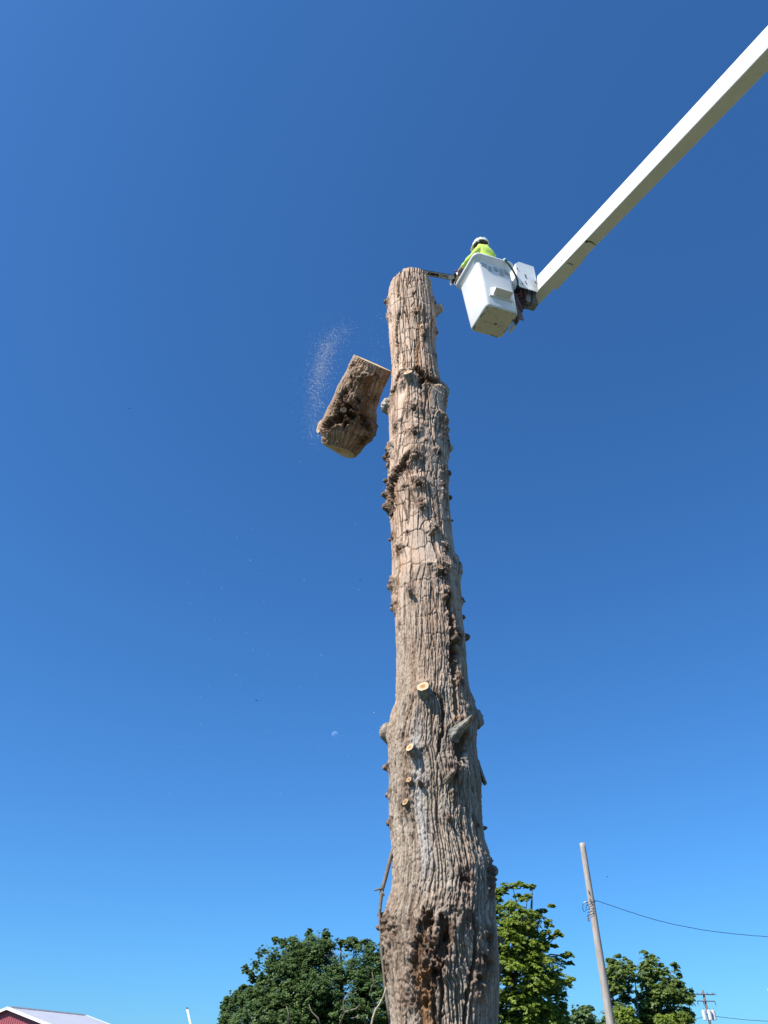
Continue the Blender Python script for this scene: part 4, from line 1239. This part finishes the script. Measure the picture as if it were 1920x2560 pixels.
# ------------------------------------------------------------------ sawdust and flying chips
def build_dust():
    pts = []; sz = []
    path = np.array([(792, 1105), (782, 1040), (788, 985), (800, 930), (812, 880), (838, 845), (872, 815)], float)
    wt = np.array([.4, .5, .8, 1.7, 1.6, .8, .4]); t = np.linspace(0, len(path) - 1, 400)
    pw = np.interp(t, range(len(path)), wt); pw /= pw.sum()
    for k in RNG.choice(len(t), 9000, p=pw):
        x = np.interp(t[k], range(len(path)), path[:, 0]); y = np.interp(t[k], range(len(path)), path[:, 1])
        s = 12 if RNG.random() < .65 else 24
        x += RNG.normal(0, s); y += RNG.normal(0, s * 1.3)
        pts.append(at_y(x, y, 7.7 + RNG.normal(0, .25))); sz.append(RNG.gamma(2.0, .0009) + .0009)
    for k in range(240):
        x = RNG.normal(560, 95); y = RNG.uniform(1250, 2000)
        x -= (y - 1600) * .18
        pts.append(at_y(x, y, 7.6 + RNG.normal(0, .4))); sz.append(RNG.gamma(2, .0010) + .001)
    for k in range(260):
        pts.append(at_y(RNG.normal(945, 25), RNG.uniform(760, 1000), 7.6 + RNG.normal(0, .2))); sz.append(RNG.gamma(3, .0008) + .001)
    for k in range(150):
        pts.append(at_y(RNG.uniform(650, 960), RNG.uniform(1000, 1900), 7.6 + RNG.normal(0, .3))); sz.append(RNG.gamma(3, .0007) + .001)
    P = np.array(pts); s = np.array(sz)[:, None, None]
    tet = RNG.normal(0, 1, (len(P), 4, 3)); tet /= np.linalg.norm(tet, axis=2)[..., None]
    V = (P[:, None] + tet * s).reshape(-1, 3)
    i = np.arange(len(P))[:, None] * 4
    F = np.concatenate([i + np.array(q) for q in ((0, 1, 2), (0, 2, 3), (0, 3, 1), (1, 3, 2))])
    o = mk('sawdust', V, F, M_DUST)
    tag(o, 'pale cloud of sawdust drifting left of the falling log', 'sawdust', None, 'stuff')


build_dust()


def chip(x, y, Y, ln, rz, label):
    p = at_y(x, y, Y)
    V = np.array([(-1, 0, .1), (-.3, .35, .0), (.9, .25, -.1), (1.1, -.1, .05), (.1, -.4, .15), (0, .0, .35), (.1, 0, -.3)]) * ln
    c, s = math.cos(rz), math.sin(rz)
    V = V @ np.array([[c, 0, -s], [0, 1, 0], [s, 0, c]]).T
    F = [(0, 1, 5), (1, 2, 5), (2, 3, 5), (3, 4, 5), (4, 0, 5), (1, 0, 6), (2, 1, 6), (3, 2, 6), (4, 3, 6), (0, 4, 6)]
    o = mk('bark_chip', V, F, M_CHIP); o.location = p
    tag(o, label, 'bark chip', 'dark chips flying in the sky')


chip(323, 1021, 8.0, .016, -.5, 'tiny dark chip in the sky far left of the falling log')
chip(900, 1450, 7.9, .015, 1.2, 'tiny dark chip in the sky close left of the trunk')
chip(641, 1751, 7.8, .013, -.2, 'tiny dark chip in the sky left of and above the moon')
chip(1518, 2192, 7.8, .010, .1, 'tiny dark chip in the sky right of the bare pole top')


# ------------------------------------------------------------------ moon
def build_moon():
    d = ray(838, 1838); D = 3000.0
    p = CAM + d * D / np.linalg.norm(d); r = 9.3 / FPX * D / np.linalg.norm(d)
    V, F = ellipsoid((0, 0, 0), (r, r, r), 48, 32)
    m = bpy.data.materials.new('moon rock'); m.use_nodes = True
    nt = m.node_tree; n = nt.nodes; l = nt.links
    n.remove(n['Principled BSDF'])
    df = n.new('ShaderNodeBsdfDiffuse'); tr = n.new('ShaderNodeBsdfTransparent'); ad = n.new('ShaderNodeAddShader')
    nz = n.new('ShaderNodeTexNoise'); nz.inputs['Scale'].default_value = 2.2 / r; tc = n.new('ShaderNodeTexCoord'); l.new(tc.outputs['Object'], nz.inputs['Vector'])
    cr = n.new('ShaderNodeValToRGB'); l.new(nz.outputs[0], cr.inputs[0])
    cr.color_ramp.elements[0].position = .35; cr.color_ramp.elements[0].color = (.045, .048, .055, 1)
    cr.color_ramp.elements[1].position = .6; cr.color_ramp.elements[1].color = (.10, .10, .11, 1)
    l.new(cr.outputs[0], df.inputs[0])
    l.new(df.outputs[0], ad.inputs[0]); l.new(tr.outputs[0], ad.inputs[1])
    # the air in front of the moon is as bright as the sky beside it: only its sunlit side adds light
    ge = n.new('ShaderNodeNewGeometry'); mx = n.new('ShaderNodeMixShader'); tr2 = n.new('ShaderNodeBsdfTransparent')
    l.new(ge.outputs['Backfacing'], mx.inputs[0]); l.new(ad.outputs[0], mx.inputs[1]); l.new(tr2.outputs[0], mx.inputs[2])
    l.new(mx.outputs[0], n['Material Output'].inputs[0])
    o = mk('moon', V, [f for f in F], m, smooth=True); o.location = p
    tag(o, 'faint half moon in the blue sky left of the trunk', 'moon')


build_moon()


# ------------------------------------------------------------------ poles and cables
def build_near_pole():
    top = at_y(1455.5, 2108, 34.0); x0, y0 = 8.36, 34.0
    root = thing('utility_pole', 'bare wooden pole with no crossarm, cut flat at the top', 'utility pole', (x0, y0, 0))
    H = top[2]; lean = top[0] - x0
    n, mrows = 20, 60
    z = np.linspace(0, H, mrows); a = np.linspace(0, 2 * math.pi, n, endpoint=False)
    Z, A = np.meshgrid(z, a, indexing='ij')
    r = (.175 - .062 * Z / H) * (1 + .03 * noise(A * 2, Z * 1.1, 3))
    V = np.stack([lean * Z / H + r * np.cos(A), r * np.sin(A), Z], -1).reshape(-1, 3)
    i = np.arange(mrows * n).reshape(mrows, n); j = np.roll(i, -1, axis=1)
    F = [tuple(q) for q in np.stack([i[:-1], j[:-1], j[1:], i[1:]], -1).reshape(-1, 4)] + [tuple((mrows - 1) * n + k for k in range(n))]
    o = mk('pole', V, F, M_WOODPOLE, root, True)
    loc = lambda x, y, dy=0: at_y(x, y, y0 + dy) - np.array([x0, y0, 0])
    for x, y, h in ((1471, 2226, 10), (1474, 2246, 9)):
        p = loc(x, y, -.15); q = loc(x + 3, y + h, -.15); m = MB().tube([p, q], [.022, .012], 6); m.build('knot', M_DARKPOLE, root)
    # wire turns round the pole
    for y, dz, tilt in ((2256, 0, .03), (2262, 0, .05), (2271, 0, .28), (2279, 0, .28), (2285, 0, .26)):
        c = loc(1475 + (y - 2256) * .14, y)
        R_ = np.interp(c[2], [0, H], [.185, .12]) + .014
        P = [c + np.array([R_ * math.cos(q), R_ * math.sin(q), tilt * R_ * math.cos(q - .6) * 1.0]) for q in np.linspace(0, 2 * math.pi, 19)]
        MB().tube(P, .008, 6).build('wire_turn', M_CABLE, root, True)
    P = [loc(*q, -.1) for q in ((1467, 2257), (1462, 2256), (1457, 2262), (1457, 2272), (1460, 2279), (1464, 2277), (1466, 2266), (1469, 2262))]
    MB().tube(P, .013, 6).build('wire_loop', M_CABLE, root, True)
    P = [loc(*q, -.12) for q in ((1459, 2258), (1463, 2255), (1467, 2255))]
    MB().tube(P, .022, 6).build('wire_clamp', M_TRANSF, root, True)
    for y in (2290, 2296, 2301):
        p = loc(1470 + (y - 2290) * .15, y, -.02); MB().rbox(p - .03, p + .03, .01).build('staple', M_DARKPOLE, root)
    # service cable
    px = [(1478, 2257), (1484, 2255), (1491, 2251), (1510, 2258), (1560, 2275), (1600, 2288), (1640, 2300), (1680, 2310), (1720, 2318), (1770, 2327), (1820, 2333), (1870, 2338), (1920, 2342), (2000, 2346), (2100, 2344)]
    W = np.array([at_y(x, y, y0 - .1 + .004 * (x - 1478)) for x, y in px])
    t = np.linspace(0, len(W) - 1, 120); W = np.stack([np.interp(t, range(len(W)), W[:, i]) for i in range(3)], 1)
    for _ in range(6): W[12:-1] = (W[11:-2] + 2 * W[12:-1] + W[13:]) / 4
    W[:, 2] += .010 * noise(np.arange(120) * .37, np.zeros(120), 8)
    c = MB().tube(W, .011, 6).build('service_cable', M_CABLE, None, True)
    tag(c, 'long dark cable sagging from the bare pole to the right edge', 'cable')
    MB().rbox(W[12] - .03, W[12] + .03, .01).build('cable_clamp', M_CABLE, c)


build_near_pole()


def build_far_poles():
    Y = 110.0
    top = at_y(1757, 2476, Y)
    x0 = top[0] + .05
    root = thing('utility_pole', 'distant dark pole with two crossarms and three pale transformers', 'utility pole', (x0, Y, 0), group='distant power poles')
    H = top[2]
    MB().tube([(0, 0, 0), (0, 0, H * .5), (-.05, 0, H)], [.20, .17, .12], 12).build('pole', M_DARKPOLE, root, True)
    rad = math.radians(8); M = (np.array([[math.cos(rad), -math.sin(rad), 0], [math.sin(rad), math.cos(rad), 0], [0, 0, 1]]), np.zeros(3))
    z1, z2 = H - .43, H - 1.12
    MB().rbox((-1.30, -.20, z1 - .06), (1.25, -.09, z1 + .06), .01, M).build('crossarm', M_DARKPOLE, root)
    MB().rbox((-1.12, -.20, z2 - .05), (1.13, -.09, z2 + .05), .01, M).build('crossarm', M_DARKPOLE, root)
    for x in (-1.25, -.85, -.3, .35, .95, 1.2):
        MB().tube([(x, -.15, z1 + .05), (x, -.15, z1 + .13), (x, -.15, z1 + .20)], [.03, .05, .035], 8).build('insulator', M_INSUL, root)
    for x in (-1.05, -.36, 1.05):
        MB().tube([(x, -.16, z2 - .03), (x + .02, -.17, z2 - .25), (x + .06, -.17, z2 - .46)], [.06, .05, .03], 8).build('fuse_cutout', M_DARKPOLE, root)
    MB().tube([(1.36, -.15, z1 + .02), (1.36, -.15, z1 - .1)], .06, 8).build('insulator', M_INSUL, root)
    for x, y in ((-.55, -.15), (.02, -.42), (.58, -.15)):
        t = MB().tube([(x, y, H - 3.05), (x, y, H - 3.02), (x, y, H - 2.12), (x, y, H - 2.10)], [.18, .22, .24, .22], 16).tube([(x, y, H - 2.1), (x, y, H - 2.02)], [.26, .16], 16)
        tr = t.build('transformer', M_TRANSF, root, False)
        MB().tube([(x + .1, y, H - 2.05), (x + .1, y, H - 1.85)], [.05, .03], 8).build('bushing', M_INSUL, tr)
    MB().rbox((-.5, -.1, H - 2.5), (.5, .0, H - 2.42), .01).build('transformer_arm', M_DARKPOLE, root)
    for pxs, lab in (([(1762, 2541), (1745, 2546), (1730, 2551), (1715, 2556), (1690, 2562)], 'thin distant wire running left from the far pole into the trees'),
                     ([(1768, 2538), (1790, 2541), (1830, 2546), (1870, 2550), (1920, 2553), (1990, 2555)], 'thin distant wire running right from the far pole')):
        P = [at_y(x, y, Y) for x, y in pxs]
        c = MB().tube(P, .028, 6).build('power_line', M_CABLE, None, True)
        tag(c, lab, 'cable', 'distant wires on the far pole')
    t2 = at_y(1921, 2478, Y)
    r2 = thing('utility_pole', 'pole at the very right edge, only its left side showing', 'utility pole', (t2[0] + .35, Y, 0), group='distant power poles')
    MB().tube([(0, 0, 0), (-.3, 0, t2[2])], [.2, .14], 12).build('pole', M_DARKPOLE, r2, True)
    MB().tube([(-.35, 0, t2[2] - .02), (-.40, 0, t2[2] + .28)], [.05, .06], 8).build('insulator', M_TRANSF, r2)


build_far_poles()


# ------------------------------------------------------------------ barn and white pole
def build_barn():
    A = at_y(25, 2520, 60.0); B = np.array([A[0] + 2.9, 66.3, A[2]])
    rd = B - A; L = np.linalg.norm(rd); rd /= L
    cr = np.array([rd[1], -rd[0], 0])                                  # towards the right slope
    d = ray(125, 2560)
    # where the near rake passes the bottom of the picture
    M = np.array([[cr[0], -d[0]], [cr[1], -d[1]]]); t, k = np.linalg.solve(M, -(A[:2]))
    sl = (A[2] - (CAM[2] + k * d[2])) / t
    root = thing('barn', 'red steel barn with white trim and pale metal roof', 'barn', (A[0], A[1], 0))
    half = 5.2; ev = A[2] - sl * half; o = np.array([0, 0, A[2]])
    org = np.zeros(3)
    # ribbed gable wall
    n = 52; m = MB()
    xs = np.linspace(-half + .12, half - .12, n * 2 + 1)
    V = []; F = []
    for i, x in enumerate(xs):
        for off in ((0, .0), ):
            pass
    cols = []
    st = (2 * half - .24) / n
    for i in range(n):
        x = -half + .12 + i * st
        for f, dd in ((.0, 0), (.76, 0), (.82, .03), (.94, .03), (1.0, 0)):
            cols.append((x + f * st, dd))
    for x, dd in cols:
        p = cr * x - rd * dd
        V.append(p + (0, 0, 0)); V.append(p + (0, 0, A[2] - sl * abs(x) - .02))
    for i in range(len(cols) - 1): F.append((2 * i, 2 * i + 2, 2 * i + 3, 2 * i + 1))
    mk('gable_wall', np.array(V), F, M_BARN, root)
    for s in (-1, 1):
        a = cr * (s * (half - .14)); b = a + rd * L
        mk('side_wall', np.array([a, b, b + (0, 0, ev), a + (0, 0, ev)]), [(0, 1, 2, 3)], M_BARN, root)
    a, b = -cr * (half - .12) + rd * L, cr * (half - .12) + rd * L
    mk('rear_wall', np.array([a, b, b + (0, 0, ev), rd * L + (0, 0, A[2] - .02), a + (0, 0, ev)]), [(0, 1, 2, 3, 4)], M_BARN, root)
    for s in (-1, 1):
        V = []; F = []
        u = np.linspace(-.25, L + .25, 90)
        for q, w in enumerate(u):
            hgt = .035 if q % 3 == 1 else 0
            for x in (0, half + .3):
                V.append(rd * w + cr * (s * x) + (0, 0, A[2] - sl * x + hgt + .02))
        for q in range(len(u) - 1): F.append((2 * q, 2 * q + 1, 2 * q + 3, 2 * q + 2))
        mk('roof', np.array(V), F, M_ROOF, root)
        for w, nm in ((-.26, 'near'), (L + .26, 'far')):
            P = [rd * w + cr * (s * x) + (0, 0, A[2] - sl * x) for x in (0, half + .32)]
            Q = []
            for p in P: Q.append(np.array([p + (0, 0, .06), p + rd * .05 + (0, 0, .06), p + rd * .05 + (0, 0, -.11), p + (0, 0, -.11)]))
            MB().loft(Q).build('rake_trim', M_TRIM, root)
    m = MB()
    k = 0
    w = .05
    while w < L:
        e = min(w + .32, L); h = .075
        Q = [rd * x + np.array([0, 0, A[2]]) for x in (w, e - .05)]
        m.loft([np.array([q + cr * .16 + (0, 0, .02), q + (0, 0, h + .03), q - cr * .16 + (0, 0, .02)]) for q in Q]); w = e
    m.build('ridge_cap', M_RIDGE, root)


build_barn()


def build_white_pole():
    top = at_y(468, 2523, 50.0); low = at_y(475.5, 2558, 50.0)
    d = (low - top) / (top[2] - low[2]); foot = top + d * top[2]
    root = thing('white_pole', 'leaning thin white pole with a dark cap, right of the barn', 'pole', tuple(foot))
    MB().tube([(0, 0, 0), (top - foot) * .5, top - foot], .05, 10).build('tube', M_PIPE, root, True)
    MB().tube([top - foot, top - foot + (-.02, 0, .09)], [.055, .04], 10).build('cap', M_DARKPOLE, root)


build_white_pole()


# ------------------------------------------------------------------ trees
def in_poly(x, y, poly):
    ins = False; n = len(poly); j = n - 1
    for i in range(n):
        xi, yi = poly[i]; xj, yj = poly[j]
        if (yi > y) != (yj > y) and x < (xj - xi) * (y - yi) / (yj - yi) + xi: ins = not ins
        j = i
    return ins


def edge_dist(x, y, poly):
    p = np.array(poly, float); q = np.roll(p, -1, axis=0); ab = q - p
    t = np.clip(((x - p[:, 0]) * ab[:, 0] + (y - p[:, 1]) * ab[:, 1]) / ((ab ** 2).sum(1) + 1e-9), 0, 1)
    return np.hypot(x - p[:, 0] - t * ab[:, 0], y - p[:, 1] - t * ab[:, 1]).min()


def leaves(name, centers, radii, per, leaf, flat, mat, parent, org, cols, seed, droop=.0, up=.6):
    """a crown: thousands of separate folded leaf blades gathered into sprays"""
    rg = np.random.default_rng(seed)
    C = np.repeat(np.asarray(centers), per, axis=0); Rr = np.repeat(np.asarray(radii), per)
    N = len(C)
    # every puff is itself made of a few sprays
    dirs = rg.normal(0, 1, (N, 3)); dirs /= np.linalg.norm(dirs, axis=1)[:, None]
    ns = 34
    sd_ = rg.normal(0, 1, (len(centers) * ns, 3)); sd_ /= np.linalg.norm(sd_, axis=1)[:, None]
    sr = rg.uniform(.35, 1.0, len(sd_)); sr = np.where(rg.random(len(sd_)) < .16, sr + .4, sr)
    stretch = rg.uniform(.7, 1.35, (len(centers), 3))[np.repeat(np.arange(len(centers)), per)]
    pick = np.repeat(np.arange(len(centers)), per) * ns + rg.integers(0, ns, N)
    P = C + (sd_[pick] * sr[pick][:, None] * Rr[:, None]) * np.array([1, 1, flat]) * stretch
    P = P + dirs * (Rr * .24 * rg.random(N) ** .5)[:, None] * np.array([1, 1, flat * .8])
    P[:, 2] -= droop * Rr * (np.hypot(P[:, 0] - C[:, 0], P[:, 1] - C[:, 1]) / Rr) ** 2
    out = (P - C) / Rr[:, None]
    nrm = out * .7 + rg.normal(0, .36, (N, 3)) + SUN * .55 + np.array([0, 0, up])
    nrm /= np.linalg.norm(nrm, axis=1)[:, None]
    t = rg.normal(0, 1, (N, 3)); t -= nrm * (t * nrm).sum(1)[:, None]; t /= np.linalg.norm(t, axis=1)[:, None]
    b = np.cross(nrm, t)
    s = leaf * rg.uniform(.6, 1.25, N)[:, None]
    w = s * rg.uniform(.30, .5, N)[:, None]
    V = np.stack([P - t * s * .5, P + b * w + nrm * s * .12, P + t * s * .5, P - b * w + nrm * s * .12], 1).reshape(-1, 3) - org
    i = np.arange(N)[:, None] * 4
    F = np.concatenate([i + np.array([0, 1, 2]), i + np.array([0, 2, 3])])
    pv = rg.random(len(centers))[np.repeat(np.arange(len(centers)), per)]
    mixv = np.clip(pv * .5 + rg.random(N) * .5, 0, 1)[:, None]
    c = (np.array(cols[0]) * (1 - mixv) + np.array(cols[1]) * mixv) * rg.uniform(.75, 1.25, N)[:, None]
    return mk(name, V, F, mat, parent, color=np.repeat(c, 4, axis=0))


def tree(name, label, cat, poly, Y, depth, npuff, rad, per, leaf, flat, mat, cols, seed, droop=0, base_x=None, group=None, extra=(), up=.6, trunk_r=.3, bare=(), thin=1.0):
    rg = random.Random(seed)
    xs = [p[0] for p in poly]; ys = [p[1] for p in poly]
    mpp = np.linalg.norm(ray(sum(xs) / len(xs), 2480)) and Y / ray(960, 2480)[1] / FPX
    bx = base_x if base_x is not None else (min(xs) + max(xs)) / 2
    base = at_y(bx, 2500, Y); base[2] = 0
    root = thing(name, label, cat, tuple(base), group=group)
    cs = []; rs = []
    tries = 0
    while len(cs) < npuff and tries < npuff * 60:
        tries += 1
        x = rg.uniform(min(xs), max(xs)); y = rg.uniform(min(ys), max(ys))
        if not in_poly(x, y, poly): continue
        ed = edge_dist(x, y, poly) * mpp
        r = rg.uniform(*rad)
        if ed < r * .75:
            r = max(rad[0] * .5, ed * .9)
        lim = depth * min(1, math.sqrt(max(.04, ed / (depth * .9))))
        yo = (rg.random() * 2 - 1)
        yo = math.copysign(abs(yo) ** .6, yo) * lim
        if rg.random() < .35: yo = -lim * rg.uniform(.7, 1)
        p = at_y(x, y, Y + yo)
        if p[2] < .8: continue
        cs.append(p); rs.append(r)
    for x, y, yo, r in extra:
        cs.append(at_y(x, y, Y + yo)); rs.append(r)
    cs = np.array(cs); rs = np.array(rs)
    leaves('crown', cs, rs, per, leaf, flat, mat, root, base, cols, seed, droop, up)
    # trunk and limbs reaching into the puffs
    H = cs[:, 2].max(); zc = cs[:, 2].min() * .5 + H * .12
    m = MB(); rr2 = random.Random(seed + 1)
    fork = np.array([0, 0, max(1.6, zc)])
    m.tube([(0, 0, 0), (.05, 0, fork[2] * .5), fork], [trunk_r * 1.35, trunk_r, trunk_r * .9], 12)
    mids = []
    for k in range(7):
        a = rr2.uniform(0, 6.28); c = cs[rr2.randrange(len(cs))] - base
        mid = fork + (c - fork) * rr2.uniform(.45, .6) + np.array([rr2.uniform(-.5, .5), rr2.uniform(-.5, .5), rr2.uniform(0, .7)])
        m.tube([fork - (0, 0, .2), fork * .45 + mid * .55 + (0, 0, .2), mid, mid + (c - mid) * .9], [trunk_r * .7, trunk_r * .5, trunk_r * .35, .03], 8)
        mids.append(mid)
    for c in cs[::3]:
        c = c - base
        j = min(mids, key=lambda q: np.linalg.norm(q - c))
        m.tube([j, (j + c) / 2 + (rr2.uniform(-.3, .3), rr2.uniform(-.3, .3), rr2.uniform(-.1, .3)), c], [.075, .045, .012], 5)
    m.build('trunk', M_TREEBARK, root, True)
    if bare:
        for pts in bare:
            b = MB()
            Q = [at_y(x, y, Y - depth * dd) - base for x, y, dd in pts]
            b.tube(Q, np.linspace(.06, .018, len(Q)), 6)
            b.build('dead_limb', M_DEAD, root, True)
    return root


OAK_COL = ((.090, .160, .052), (.170, .250, .075))
LOC_COL = ((.180, .265, .036), (.320, .390, .052))
LOC2_COL = ((.150, .230, .055), (.250, .325, .075))

OAK = [(545, 2570), (556, 2510), (580, 2478), (612, 2468), (640, 2462), (650, 2420), (662, 2400), (676, 2362), (700, 2350), (735, 2348), (765, 2340), (778, 2330), (815, 2336), (865, 2345), (905, 2352),
       (950, 2352), (1000, 2360), (1060, 2390), (1110, 2440), (1130, 2520), (1120, 2640), (1000, 2670), (700, 2670), (580, 2650)]
tree('oak_tree', 'wide dense dark green tree left of the bare trunk', 'tree', OAK, 55.0, 5.2, 520, (.50, 1.0), 620, .135, .8, M_LEAF_OAK, OAK_COL, 21, up=1.1, base_x=850, trunk_r=.35,
     extra=((616, 2424, -1.0, .32), (628, 2436, -1.0, .28), (640, 2412, -.6, .35), (655, 2385, -.4, .35), (637, 2448, -.8, .3), (690, 2352, 0, .4), (730, 2350, .3, .35), (773, 2333, .2, .32), (815, 2333, .1, .3)),
     bare=([(850, 2560, .9), (862, 2530, .92), (858, 2505, .95), (872, 2480, .97)], [(862, 2530, .92), (890, 2522, .95), (900, 2512, .97)], [(720, 2570, .95), (722, 2535, .97), (716, 2515, .99)],
           [(940, 2520, .8), (925, 2480, .85), (935, 2455, .9), (930, 2430, .92)], [(800, 2560, .98), (795, 2545, .99), (778, 2528, 1.0), (772, 2510, 1.0)], [(915, 2560, .9), (905, 2540, .93), (880, 2545, .95)]))
LOC = [(1140, 2250), (1200, 2232), (1240, 2240), (1290, 2232), (1340, 2240), (1372, 2226), (1392, 2246), (1384, 2268), (1360, 2290), (1385, 2310), (1412, 2332), (1402, 2345), (1362, 2350), (1392, 2366),
       (1420, 2380), (1434, 2415), (1418, 2424), (1436, 2452), (1434, 2478), (1408, 2500), (1422, 2540), (1424, 2660), (1140, 2670), (1110, 2500)]
tree('locust_tree', 'tall bright green layered tree just right of the bare trunk', 'tree', LOC, 50.0, 4.0, 400, (.45, .90), 620, .13, .46, M_LEAF_LOC, LOC_COL, 22, droop=.25, base_x=1280, trunk_r=.28, up=1.0,
     extra=((1248, 2226, -.5, .45), (1262, 2216, -.5, .4), (1280, 2213, -.5, .4), (1300, 2209, -.3, .38), (1318, 2214, -.3, .32), (1332, 2216, -.3, .25), (1225, 2232, -.3, .5)))
LA = [(1512, 2455), (1512, 2412), (1524, 2388), (1540, 2374), (1552, 2392), (1574, 2394), (1584, 2412), (1588, 2440), (1578, 2480), (1584, 2520), (1592, 2660), (1510, 2660), (1516, 2500)]
tree('locust_tree', 'smaller narrow green tree right beside the bare wooden pole', 'tree', LA, 70.0, 2.4, 140, (.42, .82), 420, .18, .55, M_LEAF_LOC, LOC2_COL, 23, droop=.25, base_x=1548, trunk_r=.2, up=.9, group='pair of trees right of the pole')
LB = [(1592, 2440), (1600, 2414), (1606, 2378), (1618, 2370), (1630, 2380), (1640, 2382), (1652, 2402), (1668, 2412), (1684, 2394), (1696, 2412), (1700, 2440), (1722, 2456), (1732, 2490), (1734, 2530), (1738, 2660), (1590, 2660), (1586, 2500)]
tree('locust_tree', 'wider green tree between the bare wooden pole and the far pole', 'tree', LB, 72.0, 3.0, 210, (.45, .88), 420, .18, .55, M_LEAF_LOC, LOC2_COL, 24, droop=.25, base_x=1660, trunk_r=.22, up=.9, group='pair of trees right of the pole')
SH1 = [(1418, 2560), (1424, 2528), (1450, 2515), (1478, 2520), (1500, 2535), (1512, 2570), (1512, 2690), (1410, 2690)]
tree('bush', 'dark green bush between the bright layered tree and the wooden pole', 'bush', SH1, 62.0, 1.8, 60, (.5,.85), 240, .2, .8, M_LEAF_OAK, OAK_COL, 25, base_x=1462, trunk_r=.1)
SH2 = [(1500, 2560), (1515, 2540), (1540, 2520), (1570, 2518), (1592, 2535), (1602, 2570), (1602, 2690), (1500, 2690)]
tree('bush', 'bright green bush below the narrow tree, right of the wooden pole', 'bush', SH2, 64.0, 1.6, 55, (.45,.8), 240, .18, .6, M_LEAF_LOC, LOC_COL, 26, base_x=1550, trunk_r=.1, up=.9)
SH3 = [(1632, 2570), (1642, 2542), (1664, 2530), (1700, 2532), (1724, 2545), (1736, 2575), (1736, 2690), (1630, 2690)]
tree('bush', 'bright green bush below the wider tree, left of the far pole', 'bush', SH3, 66.0, 1.6, 55, (.45,.8), 240, .18, .6, M_LEAF_LOC, LOC_COL, 27, base_x=1684, trunk_r=.1, up=.9)
